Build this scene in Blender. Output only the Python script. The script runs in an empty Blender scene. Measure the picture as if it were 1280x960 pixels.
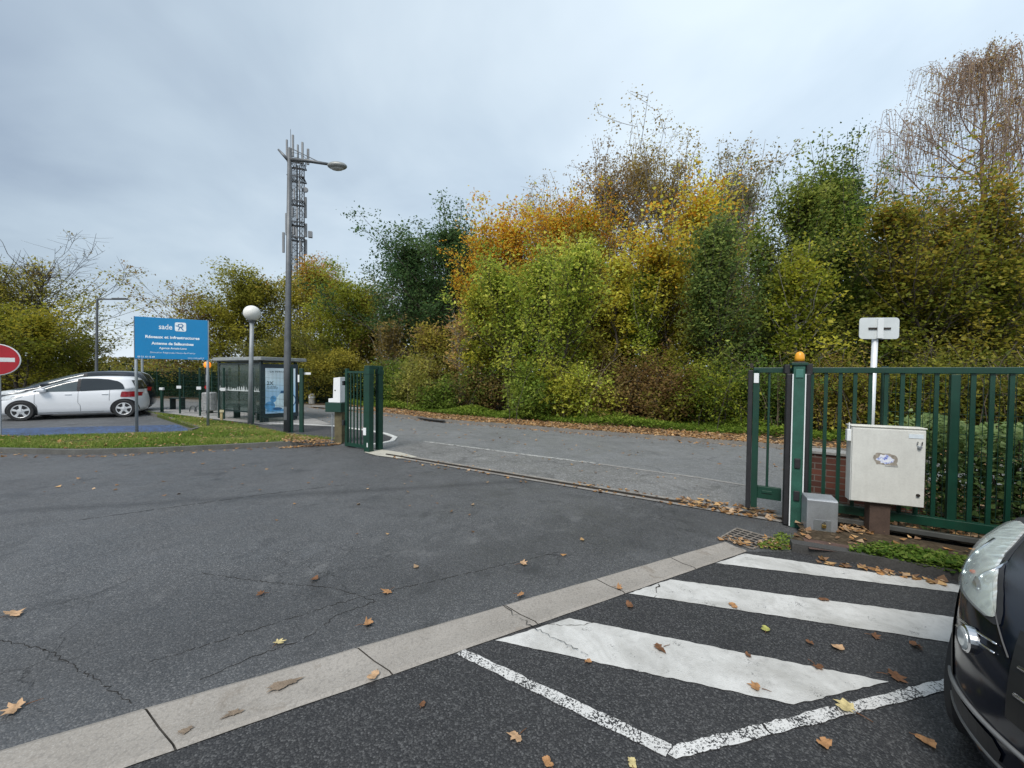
import bpy, bmesh, math, random
import numpy as np
from mathutils import Vector, Matrix
sc = bpy.context.scene
COL = sc.collection
R = math.radians
random.seed(7)

# ------------------------------------------------------------------ camera
F, W, H, EYE = 481.0, 1280.0, 960.0, 1.65
PITCH, ROLL = math.atan(10.0 / F), R(0.6)
fw = np.array((0, math.cos(PITCH), -math.sin(PITCH)))
up0 = np.array((0, math.sin(PITCH), math.cos(PITCH)))
rt0 = np.array((1.0, 0, 0))
rt = rt0 * math.cos(ROLL) + up0 * math.sin(ROLL)
up = up0 * math.cos(ROLL) - rt0 * math.sin(ROLL)
cam = bpy.data.objects.new('camera', bpy.data.cameras.new('camera'))
COL.objects.link(cam)
cam.data.sensor_width = 36; cam.data.sensor_fit = 'HORIZONTAL'
cam.data.lens = 36 * F / W
cam.data.clip_start = 0.05; cam.data.clip_end = 5000
cam.matrix_world = Matrix(((rt[0], up[0], -fw[0], 0), (rt[1], up[1], -fw[1], 0), (rt[2], up[2], -fw[2], EYE), (0, 0, 0, 1)))
sc.camera = cam

def ray(px, py): return fw + rt * ((px - W / 2) / F) + up * ((H / 2 - py) / F)
def G(px, py, z=0.0):                      # where the sight line through a pixel of the photo meets height z
    d = ray(px, py); t = (z - EYE) / d[2]
    return np.array((d[0] * t, d[1] * t, z))
def A(px, py, Y):                          # the point at depth Y
    d = ray(px, py); t = Y / d[1]
    return np.array((d[0] * t, Y, EYE + d[2] * t))

# ------------------------------------------------------------------ mesh building
class MB:
    def __init__(s): s.v = []; s.f = []
    def add(s, vs, fs):
        o = len(s.v); s.v += [tuple(map(float, p)) for p in vs]; s.f += [tuple(o + i for i in q) for q in fs]; return s
    def box(s, c, d, rz=0, taper=1.0):
        cx, cy, cz = c; x, y, z = d[0] / 2, d[1] / 2, d[2] / 2; ca, sa = math.cos(rz), math.sin(rz); vs = []
        for k, t in ((-1, 1), (1, taper)):
            for i, j in ((-1, -1), (1, -1), (1, 1), (-1, 1)):
                a, b = i * x * t, j * y * t
                vs.append((cx + a * ca - b * sa, cy + a * sa + b * ca, cz + k * z))
        return s.add(vs, [(3, 2, 1, 0), (4, 5, 6, 7), (0, 1, 5, 4), (1, 2, 6, 5), (2, 3, 7, 6), (3, 0, 4, 7)])
    def tube(s, pts, rad, n=8, caps=True):
        P = np.array(pts, float)
        if not hasattr(rad, '__len__'): rad = [rad] * len(P)
        T = np.gradient(P, axis=0); T /= np.linalg.norm(T, axis=1)[:, None] + 1e-9
        u = np.cross(T[0], (0, 0, 1) if abs(T[0][2]) < .9 else (1, 0, 0)); vs = []
        for p, t, r in zip(P, T, rad):
            u = u - t * np.dot(u, t); u /= np.linalg.norm(u) + 1e-9; w = np.cross(t, u)
            for k in range(n):
                a = 2 * math.pi * (k + .5) / n; vs.append(p + r * (math.cos(a) * u + math.sin(a) * w))
        fs = [(i * n + k, i * n + (k + 1) % n, (i + 1) * n + (k + 1) % n, (i + 1) * n + k) for i in range(len(P) - 1) for k in range(n)]
        if caps: fs += [tuple(range(n - 1, -1, -1)), tuple((len(P) - 1) * n + k for k in range(n))]
        return s.add(vs, fs)
    def prism(s, poly, z0, z1):            # poly: plan outline
        n = len(poly); a = [(p[0], p[1], z0) for p in poly] + [(p[0], p[1], z1) for p in poly]
        ar = sum(poly[i][0] * poly[(i + 1) % n][1] - poly[(i + 1) % n][0] * poly[i][1] for i in range(n))
        fs = [tuple(range(n - 1, -1, -1)), tuple(range(n, 2 * n))] + [(i, (i + 1) % n, n + (i + 1) % n, n + i) for i in range(n)]
        if ar < 0: fs = [f[::-1] for f in fs]
        return s.add(a, fs)
    def xprism(s, poly, y0, y1):           # poly in x,z extruded along y
        n = len(poly); a = [(p[0], y0, p[1]) for p in poly] + [(p[0], y1, p[1]) for p in poly]
        fs = [tuple(range(n)), tuple(range(2 * n - 1, n - 1, -1))] + [(i, n + i, n + (i + 1) % n, (i + 1) % n) for i in range(n)]
        return s.add(a, fs)
    def sheet(s, poly, z=None):
        return s.add([(p[0], p[1], p[2] if z is None else z) for p in poly], [tuple(range(len(poly)))])
    def lathe(s, prof, c=(0, 0, 0), n=20, axis='z'):
        vs = []
        for r, h in prof:
            for k in range(n):
                a = 2 * math.pi * k / n; p = (r * math.cos(a), r * math.sin(a), h)
                if axis == 'y': p = (p[0], p[2], p[1])
                if axis == 'x': p = (p[2], p[0], p[1])
                vs.append((c[0] + p[0], c[1] + p[1], c[2] + p[2]))
        fs = [(i * n + k, i * n + (k + 1) % n, (i + 1) * n + (k + 1) % n, (i + 1) * n + k) for i in range(len(prof) - 1) for k in range(n)]
        fs += [tuple(range(n - 1, -1, -1)), tuple((len(prof) - 1) * n + k for k in range(n))]
        return s.add(vs, fs)
    def ell(s, c, r, n=16, m=10):
        return s.add([(c[0] + r[0] * math.sin(math.pi * j / m) * math.cos(2 * math.pi * k / n), c[1] + r[1] * math.sin(math.pi * j / m) * math.sin(2 * math.pi * k / n), c[2] + r[2] * math.cos(math.pi * j / m)) for j in range(m + 1) for k in range(n)],
                     [(j * n + k, (j + 1) * n + k, (j + 1) * n + (k + 1) % n, j * n + (k + 1) % n) for j in range(m) for k in range(n)])
    def grid(s, fn, us, vs_):              # a surface patch fn(u, v)
        nu, nv = len(us), len(vs_)
        return s.add([fn(u, v) for u in us for v in vs_], [(i * nv + j, (i + 1) * nv + j, (i + 1) * nv + j + 1, i * nv + j + 1) for i in range(nu - 1) for j in range(nv - 1)])
    def build(s, name, mat, parent=None, smooth=False, bevel=0, seg=2, recalc=True, loc=None):
        me = bpy.data.meshes.new(name); me.from_pydata(s.v, [], s.f)
        if recalc:
            bm = bmesh.new(); bm.from_mesh(me); bmesh.ops.remove_doubles(bm, verts=bm.verts, dist=1e-5)
            bmesh.ops.recalc_face_normals(bm, faces=bm.faces)
            if bevel: bmesh.ops.bevel(bm, geom=[e for e in bm.edges if len(e.link_faces) == 2 and e.calc_face_angle(0) > .5], offset=bevel, segments=seg, affect='EDGES', profile=.5)
            bm.to_mesh(me); bm.free()
        if smooth: me.polygons.foreach_set('use_smooth', [True] * len(me.polygons))
        me.materials.append(mat)
        o = bpy.data.objects.new(name, me); COL.objects.link(o)
        if parent: o.parent = parent
        if loc is not None: o.location = loc
        if smooth == 2:
            m = o.modifiers.new('n', 'WEIGHTED_NORMAL')
        return o

def tag(o, label, cat, group=None, kind=None):
    if label: o['label'] = label
    if cat: o['category'] = cat
    if group: o['group'] = group
    if kind: o['kind'] = kind
    return o
def thing(name, label, cat, loc=(0, 0, 0), rz=0, group=None):
    o = bpy.data.objects.new(name, None); COL.objects.link(o)
    o.location = tuple(map(float, loc)); o.rotation_euler = (0, 0, rz)
    return tag(o, label, cat, group)
def struct(name, mb, mat, **k):
    o = mb.build(name, mat, **k); o['kind'] = 'structure'; return o
def copy_tree(o, parent=None):
    c = o.copy(); COL.objects.link(c)
    if parent: c.parent = parent
    for ch in [x for x in bpy.data.objects if x.parent == o]: copy_tree(ch, c)
    return c

# ------------------------------------------------------------------ materials
class NT:
    def __init__(s, name):
        s.m = bpy.data.materials.new(name); s.m.use_nodes = True; s.t = s.m.node_tree; s.b = s.t.nodes['Principled BSDF']
        s.co = None
    def n(s, typ, **k):
        x = s.t.nodes.new(typ)
        for a, b in k.items(): setattr(x, a, b)
        return x
    def l(s, a, b): s.t.links.new(a, b)
    def coord(s):
        if s.co is None: s.co = s.n('ShaderNodeTexCoord').outputs['Object']
        return s.co
    def noise(s, scale, detail=4, rough=.55, vec=None, dist=0):
        x = s.n('ShaderNodeTexNoise'); x.inputs['Scale'].default_value = scale; x.inputs['Detail'].default_value = detail
        x.inputs['Roughness'].default_value = rough; x.inputs['Distortion'].default_value = dist
        s.l(vec or s.coord(), x.inputs['Vector']); return x.outputs['Fac']
    def voro(s, scale, feat='F1', vec=None):
        x = s.n('ShaderNodeTexVoronoi'); x.feature = feat; x.inputs['Scale'].default_value = scale
        s.l(vec or s.coord(), x.inputs['Vector']); return x
    def ramp(s, v, stops):
        x = s.n('ShaderNodeValToRGB'); e = x.color_ramp.elements
        while len(e) < len(stops): e.new(.5)
        for q, (p, c) in zip(e, stops):
            q.position = p; q.color = (c, c, c, 1) if not hasattr(c, '__len__') else (*c, 1)
        s.l(v, x.inputs['Fac']); return x.outputs['Color']
    def mix(s, fac, a, b, typ='MIX'):
        x = s.n('ShaderNodeMix'); x.data_type = 'RGBA'; x.blend_type = typ
        for i, v in ((0, fac), (6, a), (7, b)):
            if hasattr(v, 'links'): s.l(v, x.inputs[i])
            elif hasattr(v, '__len__'): x.inputs[i].default_value = (*v, 1)
            else: x.inputs[i].default_value = v if i == 0 else (v, v, v, 1)
        return x.outputs[2]
    def math(s, op, a, b=0.0, clamp=False):
        x = s.n('ShaderNodeMath'); x.operation = op; x.use_clamp = clamp
        for sock, v in zip(x.inputs, (a, b)):
            if hasattr(v, 'links'): s.l(v, sock)
            else: sock.default_value = v
        return x.outputs[0]
    def bump(s, h, strength=.3, dist=.01):
        x = s.n('ShaderNodeBump'); x.inputs['Strength'].default_value = strength; x.inputs['Distance'].default_value = dist
        s.l(h, x.inputs['Height']); s.l(x.outputs['Normal'], s.b.inputs['Normal'])
    def fin(s, col=None, rough=None, metal=0, spec=.5):
        b = s.b
        if col is not None:
            if hasattr(col, 'links'): s.l(col, b.inputs['Base Color'])
            else: b.inputs['Base Color'].default_value = (*col, 1)
        if rough is not None:
            if hasattr(rough, 'links'): s.l(rough, b.inputs['Roughness'])
            else: b.inputs['Roughness'].default_value = rough
        b.inputs['Metallic'].default_value = metal; b.inputs['Specular IOR Level'].default_value = spec
        return s.m

def M(name, col, rough=.5, metal=0, var=.18, scale=6, bump=0, spec=.5, fine=0, coat=0, emit=0, streak=0):
    t = NT(name)
    n = t.noise(scale, 5, .6)
    lo = tuple(c * (1 - var) for c in col); hi = tuple(min(1, c * (1 + var)) for c in col)
    c = t.ramp(n, [(.3, lo), (.7, hi)])
    if fine: c = t.mix(fine, c, t.ramp(t.noise(scale * 14, 3), [(.35, tuple(x * .45 for x in col)), (.6, hi)]))
    if streak:                             # rain streaks and grime of weathered paint
        mp = t.n('ShaderNodeMapping'); mp.inputs['Scale'].default_value = (1, 1, .07); t.l(t.coord(), mp.inputs[0])
        c = t.mix(t.ramp(t.noise(34, 5, .65, mp.outputs[0]), [(.5, 0), (.72, streak)]), c, (col[0] * .45 + .02, col[1] * .42 + .018, col[2] * .36 + .012))
        c = t.mix(t.ramp(t.noise(11, 6, .7), [(.62, 0), (.75, streak)]), c, (col[0] * .5 + .045, col[1] * .45 + .035, col[2] * .4 + .02))
    if bump: t.bump(t.noise(scale * 8, 4), bump, .004)
    if coat: t.b.inputs['Coat Weight'].default_value = coat; t.b.inputs['Coat Roughness'].default_value = .03
    if emit:
        t.b.inputs['Emission Color'].default_value = (*col, 1); t.b.inputs['Emission Strength'].default_value = emit
    return t.fin(c, rough, metal, spec)

def asphalt(name, lo, hi, stone, patch=.35, crack=0.0, agg=95, rough=.62, spec=.35, tracks=None, crackscale=1.1, crackzone=None):
    t = NT(name); co = t.coord()
    v = t.voro(agg); cell = v.outputs['Color']
    sep = t.n('ShaderNodeSeparateColor'); t.l(cell, sep.inputs[0])
    big = t.noise(.55, 6, .62, dist=.6); mid = t.noise(4.0, 5, .65)
    base = t.ramp(t.math('ADD', t.math('MULTIPLY', big, .6), t.math('MULTIPLY', mid, .4)), [(.34, lo), (.66, hi)])
    c = t.mix(t.ramp(sep.outputs[0], [(.35, 0), (1, .9)]), base, t.mix(sep.outputs[1], tuple(x * .45 for x in stone), tuple(x * 1.25 for x in stone)))
    dk = t.ramp(v.outputs['Distance'], [(.35, 0), (.85, .45)])
    c = t.mix(dk, c, tuple(x * .32 for x in lo))
    h = t.math('SUBTRACT', 1.0, v.outputs['Distance'])
    fn = t.noise(320, 2)
    c = t.mix(t.ramp(fn, [(.62, 0), (.76, .45)]), c, tuple(x * 1.3 for x in stone))
    # stains of oil and damp, with shapes of their own
    st = t.ramp(t.noise(1.3, 5, .6, dist=1.2), [(.56, 0), (.7, patch)])
    c = t.mix(st, c, tuple(x * .55 for x in lo))
    st2 = t.ramp(t.noise(.9, 6, .7, dist=.8), [(.60, 0), (.74, patch * .8)])
    c = t.mix(st2, c, tuple(min(1, x * 1.5) for x in hi))
    if tracks:
        for fac, colr in tracks(t): c = t.mix(fac, c, colr)
    if crack:
        wn = t.n('ShaderNodeTexNoise'); wn.inputs['Scale'].default_value = 5.0; wn.inputs['Detail'].default_value = 5; t.l(co, wn.inputs['Vector'])
        mv = t.n('ShaderNodeVectorMath'); mv.operation = 'MULTIPLY_ADD'; t.l(wn.outputs['Color'], mv.inputs[0]); mv.inputs[1].default_value = (.35, .35, 0); t.l(co, mv.inputs[2])
        e1 = t.voro(crackscale, 'DISTANCE_TO_EDGE', mv.outputs[0]).outputs['Distance']
        e2 = t.voro(crackscale * 3.1, 'DISTANCE_TO_EDGE', mv.outputs[0]).outputs['Distance']
        k = t.math('MAXIMUM', t.ramp(e1, [(0, 1), (.009, 0)]), t.math('MULTIPLY', t.ramp(e2, [(0, 1), (.022, 0)]), t.ramp(t.noise(1.1, 3), [(.5, 0), (.6, 1)])))
        k = t.math('MULTIPLY', k, t.ramp(t.noise(.8, 3), [(.46, 0), (.62, crack)]))
        if crackzone: k = t.math('MULTIPLY', k, crackzone(t))
        c = t.mix(k, c, (.006, .006, .006)); h = t.math('SUBTRACT', h, t.math('MULTIPLY', k, 1.5))
    t.bump(h, .55, .006)
    ro = t.ramp(t.noise(1.6, 5, .6), [(.35, rough - .12), (.65, rough + .12)])
    return t.fin(c, ro, 0, spec)

def line_zone(p, d, w, soft):
    """mask of the band |distance to the line p+td| < w, in ground coordinates"""
    def f(t):
        s = t.n('ShaderNodeSeparateXYZ'); t.l(t.coord(), s.inputs[0])
        n = (-d[1], d[0]); c = -(n[0] * p[0] + n[1] * p[1])
        e = t.math('ADD', t.math('ADD', t.math('MULTIPLY', s.outputs[0], n[0]), t.math('MULTIPLY', s.outputs[1], n[1])), c)
        wob = t.math('MULTIPLY', t.math('SUBTRACT', t.noise(1.4, 4), .5), soft * 2)
        e = t.math('ABSOLUTE', t.math('ADD', e, wob))
        x = t.n('ShaderNodeMapRange'); x.inputs['From Min'].default_value = w - soft; x.inputs['From Max'].default_value = w + soft
        x.inputs['To Min'].default_value = 1; x.inputs['To Max'].default_value = 0
        t.l(e, x.inputs['Value']); return x.outputs[0]
    return f

def paint(name, col, wear, dirt=.4, grit=.25):
    t = NT(name)
    v = t.voro(150); sep = t.n('ShaderNodeSeparateColor'); t.l(v.outputs['Color'], sep.inputs[0])
    d = t.ramp(t.noise(2.2, 6, .65, dist=1.0), [(.40, 0), (.72, dirt)])
    c = t.mix(d, col, tuple(x * .42 for x in (col[0], col[1] * .97, col[2] * .9)))
    d2 = t.ramp(t.noise(19, 5, .7), [(.5, 0), (.72, .35)])
    c = t.mix(d2, c, tuple(x * .45 for x in col))
    k = t.math('ADD', t.math('MULTIPLY', sep.outputs[0], grit), t.math('ADD', t.math('MULTIPLY', t.noise(7, 6, .72), .8), t.math('MULTIPLY', v.outputs['Distance'], grit * .6)))
    k = t.ramp(k, [(1 - wear - .05, 0), (1 - wear + .04, 1)])
    c = t.mix(k, c, (.035, .035, .036))
    e = t.voro(1.3, 'DISTANCE_TO_EDGE').outputs['Distance']
    wn = t.noise(6, 4); t.bump(t.math('SUBTRACT', 1.0, v.outputs['Distance']), .35, .004)
    return t.fin(c, .65, 0, .3)

def leafmat(name, trans=.35, rough=.55):
    t = NT(name)
    at = t.n('ShaderNodeAttribute'); at.attribute_name = 'leaf'
    t.fin(at.outputs['Color'], rough, 0, .14)
    tr = t.n('ShaderNodeBsdfTranslucent'); t.l(at.outputs['Color'], tr.inputs['Color'])
    mx = t.n('ShaderNodeMixShader'); mx.inputs[0].default_value = trans
    t.l(t.b.outputs[0], mx.inputs[1]); t.l(tr.outputs[0], mx.inputs[2]); t.l(mx.outputs[0], t.t.nodes['Material Output'].inputs['Surface'])
    return t.m

def glass(name, col, rough=.05, alpha=.5):
    t = NT(name); t.fin(col, rough, 0, .6)
    tr = t.n('ShaderNodeBsdfTransparent'); tr.inputs[0].default_value = (.86, .92, .9, 1)
    mx = t.n('ShaderNodeMixShader'); mx.inputs[0].default_value = alpha
    t.l(tr.outputs[0], mx.inputs[1]); t.l(t.b.outputs[0], mx.inputs[2]); t.l(mx.outputs[0], t.t.nodes['Material Output'].inputs['Surface'])
    return t.m

GREEN = M('gate_green', (.004, .038, .023), .42, 0, .25, 5, spec=.5, fine=.15, streak=.25)
DKGREEN = M('fence_green', (.008, .04, .028), .45, 0, .2, 4)
BLACK = M('black_rubber', (.014, .014, .016), .6, 0, .3, 9, bump=.2)
WHITE = M('white_plastic', (.72, .74, .74), .45, 0, .06, 5)
CREAM = M('cream_enamel', (.60, .60, .56), .45, 0, .09, 5, fine=.10, streak=.09)
GALV = M('galvanised_steel', (.36, .38, .40), .42, .55, .22, 7, fine=.2)
GREYP = M('grey_lamp_metal', (.12, .128, .135), .5, .3, .2, 5)
PALEPOST = M('pale_grey_post', (.33, .36, .38), .45, .3, .15, 5)
WOODP = M('brown_timber', (.075, .048, .036), .8, 0, .35, 8, bump=.4, fine=.2)
MOSSW = M('mossy_timber', (.10, .085, .045), .85, 0, .4, 8, bump=.4, fine=.2)
CONC = M('concrete', (.33, .32, .30), .8, 0, .2, 3, bump=.25, fine=.35)
YELLOW = M('amber_plastic', (.75, .33, .02), .35, 0, .1, 5)
CHROME = M('chrome', (.60, .61, .63), .2, 1, .05, 5)
IRON = M('cast_iron', (.05, .042, .036), .6, .6, .4, 20, bump=.3)
BARK = M('bark', (.075, .062, .05), .9, 0, .4, 9, bump=.6)
BARKL = M('pale_bark', (.30, .28, .26), .8, 0, .4, 9, bump=.4)
TYRE = M('tyre_rubber', (.017, .017, .018), .75, 0, .3, 9)
# ------------------------------------------------------------------ the ground
def W2(pts, z): return [tuple(G(p[0], p[1], z)) for p in pts]
def ext(a, b, d):                           # the point d metres beyond b on the line a-b
    a, b = np.array(a), np.array(b); u = (b - a) / np.linalg.norm(b - a); return b + u * d
def rough_edge(poly, step=.06, amp=.006):   # paint edges are never straight
    out = []; n = len(poly)
    for i in range(n):
        a, b = np.array(poly[i], float), np.array(poly[(i + 1) % n], float); L = np.linalg.norm(b - a); k = max(1, int(L / step))
        d = (b - a) / L; nn = np.array((-d[1], d[0], 0))[:len(a)]
        for j in range(k):
            out.append(a + (b - a) * j / k + nn * random.uniform(-amp, amp) * (0 if j == 0 else 1))
    return out
def ngon(poly, z):
    m = MB(); m.sheet(poly, z); return m
def tri(o):
    bm = bmesh.new(); bm.from_mesh(o.data); bmesh.ops.triangulate(bm, faces=bm.faces); 
    bm.to_mesh(o.data); bm.free(); return o

gdir = np.array((.859, -.511)); gnor = np.array((.511, .859))
def gate_pt(t, off=0.0): p = np.array((3.15, 4.46)) + t * gdir + off * gnor; return (p[0], p[1])

SOIL = asphalt('soil', (.045, .035, .024), (.085, .065, .042), (.12, .09, .06), .5, 0, 30, .9, .1)
chan_p, chan_d = G(0, 940)[:2], (.895, .446)
YARD = asphalt('yard_asphalt', (.050, .052, .056), (.100, .103, .108), (.18, .18, .18), .55, .6, 120, .55, .4, crackscale=1.0,
               crackzone=line_zone((-2.4, 2.6), (.895, .446), .95, .5),
               tracks=lambda t: [(t.math('MULTIPLY', line_zone((-2.2, 2.35), (.895, .446), .55, .35)(t), .35), (.03, .03, .031)),
                                 (t.math('MULTIPLY', line_zone((-3.4, 5.1), (.97, .24), .07, .09)(t), .5), (.025, .025, .027)),
                                 (t.math('MULTIPLY', t.math('MULTIPLY', line_zone((-2.2, 2.95), (.895, .446), .3, .3)(t), t.ramp(t.noise(3.2, 5, .7), [(.55, 0), (.66, 1)])), .5), (.16, .16, .16))])
BAY = asphalt('bay_asphalt', (.022, .022, .024), (.034, .034, .036), (.10, .10, .10), .3, .0, 125, .6, .35)
ROADM = asphalt('road_asphalt', (.135, .14, .143), (.20, .206, .21), (.25, .25, .25), .35, .5, 60, .6, .4, crackscale=.45)
FORE = asphalt('forecourt_surface', (.10, .10, .098), (.215, .212, .206), (.28, .28, .28), .6, .4, 60, .6, .4, crackscale=.5)
DARKWALK = asphalt('footway_asphalt', (.04, .04, .043), (.06, .06, .064), (.12, .12, .12), .2, 0, 70, .7, .3)
PAVE = asphalt('pale_footway', (.26, .25, .24), (.36, .35, .33), (.42, .41, .40), .3, 0, 60, .75, .3)
KERBM = M('kerb_concrete', (.10, .098, .09), .85, 0, .35, 5, bump=.3, fine=.4)
KERBL = M('pale_kerb', (.17, .16, .145), .85, 0, .3, 4, bump=.3, fine=.3)
CHAN = M('channel_concrete', (.30, .285, .262), .78, 0, .16, 2.2, bump=.35, fine=.45)
PAINTW = paint('white_stripe_paint', (.54, .535, .515), .25, .66, .2)
PAINTL = paint('worn_line_paint', (.60, .595, .58), .285, .4, .32)
PAINTR = paint('road_line_paint', (.46, .46, .44), .34, .5)
PAINTB = paint('blue_bay_paint', (.07, .13, .28), .38, .5)

struct('ground', MB().sheet([(-900, -300), (900, -300), (900, 1500), (-900, 1500)], -.03), SOIL)
struct('yard', MB().sheet([(-60, -14), (26, -14), (26, 40), (-60, 40)], 0.0), YARD)

# far kerb line of the road and the verge behind it
kpx = [(200, 500.5), (300, 504), (390, 509), (465, 517), (545, 527), (640, 534.5), (730, 542), (940, 558)]
kfar = [tuple(G(*p)[:2]) for p in kpx]
kfar = [tuple(ext(kfar[1], kfar[0], 40))] + kfar + [tuple(ext(kfar[-3], kfar[-1], 16))]
verge = [(x, y) for x, y in kfar] + [(60, 40), (60, 90), (-90, 90)]
def offset_line(line, d):
    out = []
    for i, p in enumerate(line):
        a = np.array(line[max(0, i - 1)]); b = np.array(line[min(len(line) - 1, i + 1)]); u = (b - a) / np.linalg.norm(b - a)
        out.append(tuple(np.array(p) + d * np.array((-u[1], u[0]))))
    return out
def band(m, line, d0, d1, z0, z1, top=True):  # a strip along a line, as a kerb or a surface
    a, b = offset_line(line, d0), offset_line(line, d1)
    for i in range(len(line) - 1):
        if z0 is None: m.add([(*a[i], z1), (*a[i + 1], z1), (*b[i + 1], z1), (*b[i], z1)], [(0, 1, 2, 3)])
        else: m.prism([a[i], a[i + 1], b[i + 1], b[i]], z0, z1)
    return m
vg = MB().prism(offset_line(kfar, .14) + verge[len(kfar):], -.02, .07).build('verge', SOIL); vg['kind'] = 'structure'; tri(vg)
struct('far_kerb', band(MB(), kfar, 0, .135, -.02, .10), KERBL)
# the road: between the gate line and the far kerb
gl = [gate_pt(8), gate_pt(-6.96)]
walk_kerb = [tuple(G(*p)[:2]) for p in [(463, 556.5), (477, 555), (490, 552), (494, 547.5), (482, 543), (463.5, 539.5), (415, 533), (335, 529.5), (272, 524.5), (200, 516.5)]]
walk_kerb.append(tuple(ext(walk_kerb[-2], walk_kerb[-1], 30)))
rd = [gate_pt(9, .12), gate_pt(-6.95, .12)] + walk_kerb + kfar
struct('road', ngon(rd, .004), ROADM); tri(bpy.data.objects['road'])
# forecourt between the track and the white line
fpx = [(520, 560), (478, 566), (560, 578), (700, 602), (820, 622), (945, 641)]
line2 = [tuple(G(*p)[:2]) for p in [(500, 550), (530, 552.5), (640, 567), (740, 579), (840, 593), (945, 609)]]
fc = [gate_pt(-.4, .1), gate_pt(-6.6, .1)] + [line2[0]] + line2[1:]
struct('forecourt', ngon(fc, .008), FORE); tri(bpy.data.objects['forecourt'])
m = MB(); lw = [tuple(G(*p)[:2]) for p in [(530, 552.5), (600, 561.5), (670, 571), (745, 580)]]
m.sheet(rough_edge([np.array((*p, 0)) for p in offset_line(lw, -.03)] + [np.array((*p, 0)) for p in offset_line(lw, .07)][::-1], .15, .012), .0125)
struct('road_edge_line', m, PAINTR); tri(bpy.data.objects['road_edge_line'])
struct('worn_edge_line', band(MB(), [tuple(G(*p)[:2]) for p in [(748, 580.6), (800, 588), (870, 597.5), (940, 609)]], -.02, .05, None, .0123), M('worn_kerb_line', (.24, .23, .215), .8, 0, .5, 6, fine=.4))
# dark footway with its white edge, and the pale platform of the bus stop
walk = [walk_kerb[i] for i in range(len(walk_kerb) - 1)]
fence_px = [(377, 541.5), (363, 541), (316, 530), (280, 524), (250, 520), (225, 517.5), (203, 515)]
walkpoly = walk + [tuple(G(203, 517)[:2]), tuple(G(225, 519.5)[:2]), tuple(G(280, 526)[:2]), tuple(G(316, 532)[:2]), tuple(G(363, 544)[:2]), tuple(G(425, 553)[:2]), tuple(G(440, 560)[:2])]
struct('footway', ngon(walkpoly, .016), DARKWALK); tri(bpy.data.objects['footway'])
struct('footway_edge', band(MB(), walk_kerb[:8], -.06, .06, .0, .03), M('white_kerb_edge', (.55, .55, .53), .75, 0, .2, 4, fine=.2))
struct('bus_stop_platform', ngon([tuple(G(*p)[:2]) for p in [(330, 531.5), (415, 531.5), (385, 521), (300, 515), (205, 512.5), (205, 516.8), (225, 519.2), (280, 526)]], .022), PAVE); tri(bpy.data.objects['bus_stop_platform'])
# far footway: pale slab and dark asphalt tapering into the leaves
struct('far_footway', ngon([tuple(G(p[0], p[1], .075)[:2]) for p in [(390, 506), (470, 510.5), (515, 512.5), (500, 515.5), (487, 514), (470, 515), (390, 508)]], .075), PAVE); tri(bpy.data.objects['far_footway'])
struct('far_path', ngon([tuple(G(p[0], p[1], .08)[:2]) for p in [(487, 513.5), (515, 513), (535, 516.5), (556, 523.5), (556, 526.5), (530, 523.5)]], .08), DARKWALK); tri(bpy.data.objects['far_path'])
# gate track
struct('track_bed', band(MB(), [gate_pt(.3), gate_pt(-6.7)], -.17, .10, None, .011), M('track_concrete', (.22, .205, .185), .85, 0, .4, 3, bump=.4, fine=.5))
tag(MB().box((0, 0, .02), (6.9, .035, .025)).build('gate_rail', IRON), 'low rusty steel rail crossing the entrance in the ground', 'gate rail')
gr = bpy.data.objects['gate_rail']; gr.location = (*gate_pt(-3.2, .0), 0); gr.rotation_euler = (0, 0, math.atan2(gdir[1], gdir[0]))
struct('entry_kerb', MB().sheet([tuple(G(*p)) for p in [(455, 566), (470, 561.5), (500, 566), (522, 572), (500, 574), (470, 570)]], .0145), M('pale_entry_concrete', (.42, .40, .34), .85, 0, .2, 4, fine=.3))

# parking bay asphalt, the concrete channel and the markings
ch_u = [G(0, 940)[:2], G(905, 678.5)[:2]]; ch_l = [G(160, 960)[:2], G(934, 690)[:2]]
ub = ext(ch_u[1], ch_u[0], 4.5); lb = ext(ch_l[1], ch_l[0], 4.6)
bay = [tuple(lb), tuple(ch_l[1]), tuple(G(990, 690)[:2]), tuple(G(1189, 724)[:2]), tuple(ext(G(990, 690)[:2], G(1189, 724)[:2], 9)), (12, -12), (-6, -12)]
struct('parking_bay', ngon(bay, .004), BAY); tri(bpy.data.objects['parking_bay'])
def lerp(a, b, t): return np.array(a) * (1 - t) + np.array(b) * t
def chan_t(px, py):
    p = G(px, py)[:2]; a, b = (ub + lb) / 2, (ch_u[1] + ch_l[1]) / 2; return float(np.dot(p - a, b - a) / np.dot(b - a, b - a))
js = [chan_t(*p) for p in [(197, 916), (466, 826), (650, 770), (760, 733), (850, 704)]]
step = js[1] - js[0]; ts = [0, js[0] - 4 * step, js[0] - 3 * step, js[0] - 2 * step, js[0] - step] + js + [1]
m = MB(); ctot = np.linalg.norm(ub - ch_u[1])
for i in range(len(ts) - 1):
    g = .0045 / ctot; t0, t1 = ts[i] + g, ts[i + 1] - g
    if t0 < 0 or t1 < t0: continue
    N = 8
    for k in range(N):
        for q0, q1, z0, z1 in ((0, .08, .008, .018), (.08, .52, .018, .010), (.52, .93, .010, .017), (.93, 1, .017, .008)):
            a, b = t0 + (t1 - t0) * k / N, t0 + (t1 - t0) * (k + 1) / N
            def P(t, q, z):
                if q in (0, 1): q = q + .010 * math.sin(t * 311 + q * 2) * math.sin(t * 127)
                p = lerp(lerp(ub, ch_u[1], t), lerp(lb, ch_l[1], t), q); return (*p, z)
            m.add([P(a, q0, z0), P(a, q1, z1), P(b, q1, z1), P(b, q0, z0)], [(0, 1, 2, 3)])
t = NT('channel_concrete_stained')
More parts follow.
